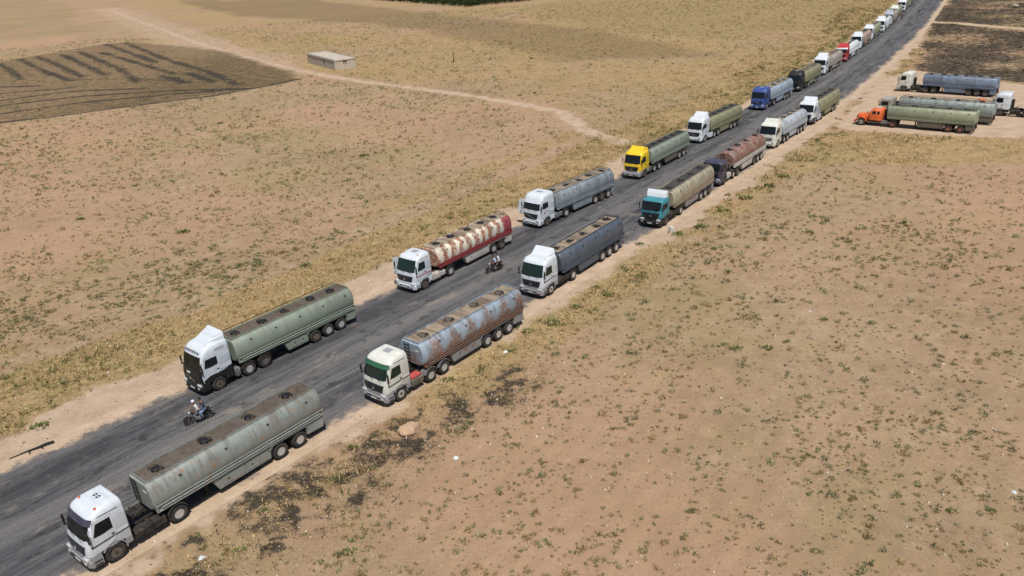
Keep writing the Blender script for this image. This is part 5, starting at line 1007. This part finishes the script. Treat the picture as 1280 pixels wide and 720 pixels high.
o, h, f = body(B3, seated(.0, .0, driver_hands(), .06), cloth('bright_white_shirt', srgb(222, 224, 230)), cloth('dark_trousers', srgb(40, 42, 52)), DARK); tag(o, 'person in white riding the motorbike far up the road', 'person'); hair(o, h, f, HAIRM)
for (x, y), tp, bt, lb in (((125.3, 249.2), ('maroon_shirt', (110, 44, 50)), ('dark_trousers', (40, 42, 52)), 'person in a maroon shirt standing on the asphalt beside the grey-cab lorry'), ((162.6, 295.8), ('navy_shirt', (40, 44, 60)), ('dark_trousers', (40, 42, 52)), 'person in dark clothes walking on the right shoulder at the top of the picture')):
    e = bpy.data.objects.new('tmp', None); e.location = (x, y, .03); e.rotation_euler = (0, 0, 3.8)
    o, h, f = body(e, standing(), cloth(tp[0], srgb(*tp[1])), cloth(bt[0], srgb(*bt[1])), DARK); bpy.data.objects.remove(e); tag(o, lb, 'person'); hair(o, h, f, HAIRM)
# ------------------------------------------------------------------ concrete hut, pole
CONC = paint('bare_concrete', srgb(170, 162, 148), dust=.4, fade=.25, seed=60, rough=.9, streak=.3)
def hut():
    a = Vector((-56.0, 239.6, 0)); b = Vector((-44.2, 219.0, 0)); c = Vector((-38.4, 219.8, 0)); u = (b - a); L = u.length; u.normalize(); yaw = math.atan2(u.y, u.x); v = Vector((-u.y, u.x, 0)); Wd = 6.0; H = 2.4
    r = empty('concrete_hut', a, yaw, label='small flat-roofed bare concrete hut alone in the dry field', cat='hut')
    th = .25
    def wl(name, pts): return part(name, pts, CONC, r)
    dx = L * .63
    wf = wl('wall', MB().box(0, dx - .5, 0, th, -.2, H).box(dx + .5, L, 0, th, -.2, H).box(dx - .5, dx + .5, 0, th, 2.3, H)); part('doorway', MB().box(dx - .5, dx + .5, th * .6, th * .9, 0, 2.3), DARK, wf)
    wl('wall', MB().box(0, L, Wd - th, Wd, -.2, H)); wl('wall', MB().box(0, th, th, Wd - th, -.2, H))
    wr = wl('wall', MB().box(L - th, L, th, 2.4, -.2, H).box(L - th, L, 3.6, Wd - th, -.2, H).box(L - th, L, 2.4, 3.6, -.2, 1.3).box(L - th, L, 2.4, 3.6, 2.5, H)); part('window_recess', MB().box(L - th * .8, L - th * .6, 2.4, 3.6, 1.3, 2.5), WALKT, wr)
    part('roof', MB().box(-.12, L + .12, -.12, Wd + .12, H, H + .22), CONC, r); part('parapet', MB().box(0, L, 0, .15, H + .22, H + .42).box(0, L, Wd - .15, Wd, H + .22, H + .42).box(0, .15, .15, Wd - .15, H + .22, H + .42), CONC, r)
hut()
p = empty('wooden_pole', (-11.9, 219.5, 0), label='short dark wooden pole standing alone in the far field', cat='pole'); part('post', MB().tube((0, 0, -.3), (.08, 0, 2.7), .12, .09, n=8), CHASSIS, p); part('cap', MB().tube((.08, -.25, 2.5), (.08, .25, 2.52), .04, n=6), CHASSIS, p)

# ------------------------------------------------------------------ rocks, tyre strip, litter
def rock(x, y, sx, sy, sz, col, label, seed, cat='rock', name='rock'):
    r = np.random.default_rng(seed); import bmesh
    bm = bmesh.new(); bmesh.ops.create_icosphere(bm, subdivisions=3, radius=1)
    pl = [(Vector(r.normal(0, 1, 3)).normalized(), r.uniform(.55, .9)) for _ in range(14)]
    for v in bm.verts:
        for n, d in pl:
            e = v.co.dot(n) - d
            if e > 0: v.co -= n * e * .9
        v.co += Vector(r.normal(0, .012, 3)); v.co.x *= sx; v.co.y *= sy; v.co.z *= sz
    me = bpy.data.meshes.new(name); bm.to_mesh(me); bm.free(); o = bpy.data.objects.new(name, me); COL.objects.link(o); m = NT(name + '_stone'); p_ = m.obj(); n_ = m.noise(p_, 2.2, 7, .7)
    c = m.mix(m.ramp(n_, .35, .7), col, tuple(v * .6 for v in col[:3]) + (1,)); m.bump(m.noise(p_, 5, 6, .7), .6, .06); me.materials.append(m.done(c, .9)); o.location = (x, y, sz * .45); o.rotation_euler = (0, 0, r.uniform(0, 3)); return tag(o, label, cat)
rock(-7.2, 42.4, .85, .62, .42, srgb(186, 154, 124), 'big tan boulder on the sandy shoulder below the green-visored lorry', 3).rotation_euler = (0, 0, .7)
rock(16.9, 75.7, .42, .35, .55, srgb(206, 200, 188), 'white stone block beside the turquoise lorry', 5)
rock(9.3, 216.5, .5, .4, .4, srgb(110, 92, 74), 'dark clod in the far field right of the wooden pole', 6)
rock(169.5, 264, 1.6, 1.0, .7, srgb(206, 196, 176), 'pale stone lying in the burnt field at the top right', 8)
def strip():
    pts = [(-33.0, 42.15), (-32.5, 42.65), (-32.15, 42.95), (-31.75, 43.2), (-31.3, 43.6), (-30.95, 43.8)]; wd = [.04, .07, .09, .13, .17, .15]; A = []
    for (x, y), w_ in zip(pts, wd): A.append([(x - .5 * w_, y + .8 * w_, .04), (x, y, .04 + w_ * .9), (x + .5 * w_, y - .8 * w_, .04), (x, y, .02)])
    return MB().loft(A, False).tube((-32.1, 42.9, .05), (-31.9, 42.55, .08), .06, .03, n=5).tube((-31.6, 43.3, .05), (-31.3, 43.1, .08), .06, .03, n=5)
tag(part('tyre_strip', strip, plain('shredded_rubber', srgb(22, 21, 20), 1., dust=.05)), 'twisted black strip of shredded tyre on the sand left of the road', 'tyre scrap')
LIT = plain('white_litter', srgb(206, 210, 212), .6, dust=.1); LITB = plain('black_litter', srgb(28, 28, 30), .6, dust=.05)
def scrap(x, y, s, mat, label, group=None, seed=0, name='litter', z=None):
    r = random.Random(seed); n = 7
    base = [(s * r.uniform(.6, 1.2) * math.cos(2 * math.pi * i / n), s * r.uniform(.5, 1.1) * math.sin(2 * math.pi * i / n), r.uniform(0, .03)) for i in range(n)]; top = [(p[0] * .55 + r.uniform(-.1, .1) * s, p[1] * .55 + r.uniform(-.1, .1) * s, s * r.uniform(.25, .6)) for p in base]
    o = part(name, MB().loft([base, top], False), mat); h = float(ground_h(np.array([x]), np.array([y]))[0]) if z is None else z
    o.location = (x, y, h + .005); o.rotation_euler = (0, 0, r.uniform(0, 6)); return tag(o, label, 'litter', group)
scrap(-17.1, 31.9, .24, LIT, 'crumpled pale blue-white plastic bag in the weeds beside the nearest lorry', seed=1, name='plastic_bag'); scrap(-4.1, 39.1, .2, LIT, 'white plastic bag on bare soil below the tan boulder', seed=2, name='plastic_bag')
scrap(26.0, 32.8, .15, LIT, 'white bag near the right edge of the bare field', seed=3, name='plastic_bag'); scrap(11.9, 76.8 + 1, .2, LIT, 'white rag on the asphalt below the blue-grey tank', seed=4, name='rag', z=.05); scrap(-.8, 52.2, .25, LIT, 'white bag in the grass below the pale blue tank', seed=14, name='plastic_bag')
for i, (x, y) in enumerate([(18.9, 47.5), (18.3, 35.6), (31, 60), (44, 79), (26, 76), (40, 70)]): scrap(x, y, .13, LITB, 'small black scrap of rubber on the bare right field', 'black scraps in the right field', 30 + i, 'rubber_scrap')
k = 0; rr = random.Random(5)
while k < 44:
    s_ = rr.uniform(20, 110); d_ = rr.choice([rr.uniform(9.5, 16), rr.uniform(9.5, 30), rr.uniform(-17, -9.5), rr.uniform(-60, -12)]); x, y = road_pt(s_, d_); x, y = float(x), float(y)
    if y < 29: continue
    scrap(x, y, rr.uniform(.05, .11), LIT, 'small white scrap of litter on the dry ground beside the road', 'scraps of white litter', 60 + k); k += 1
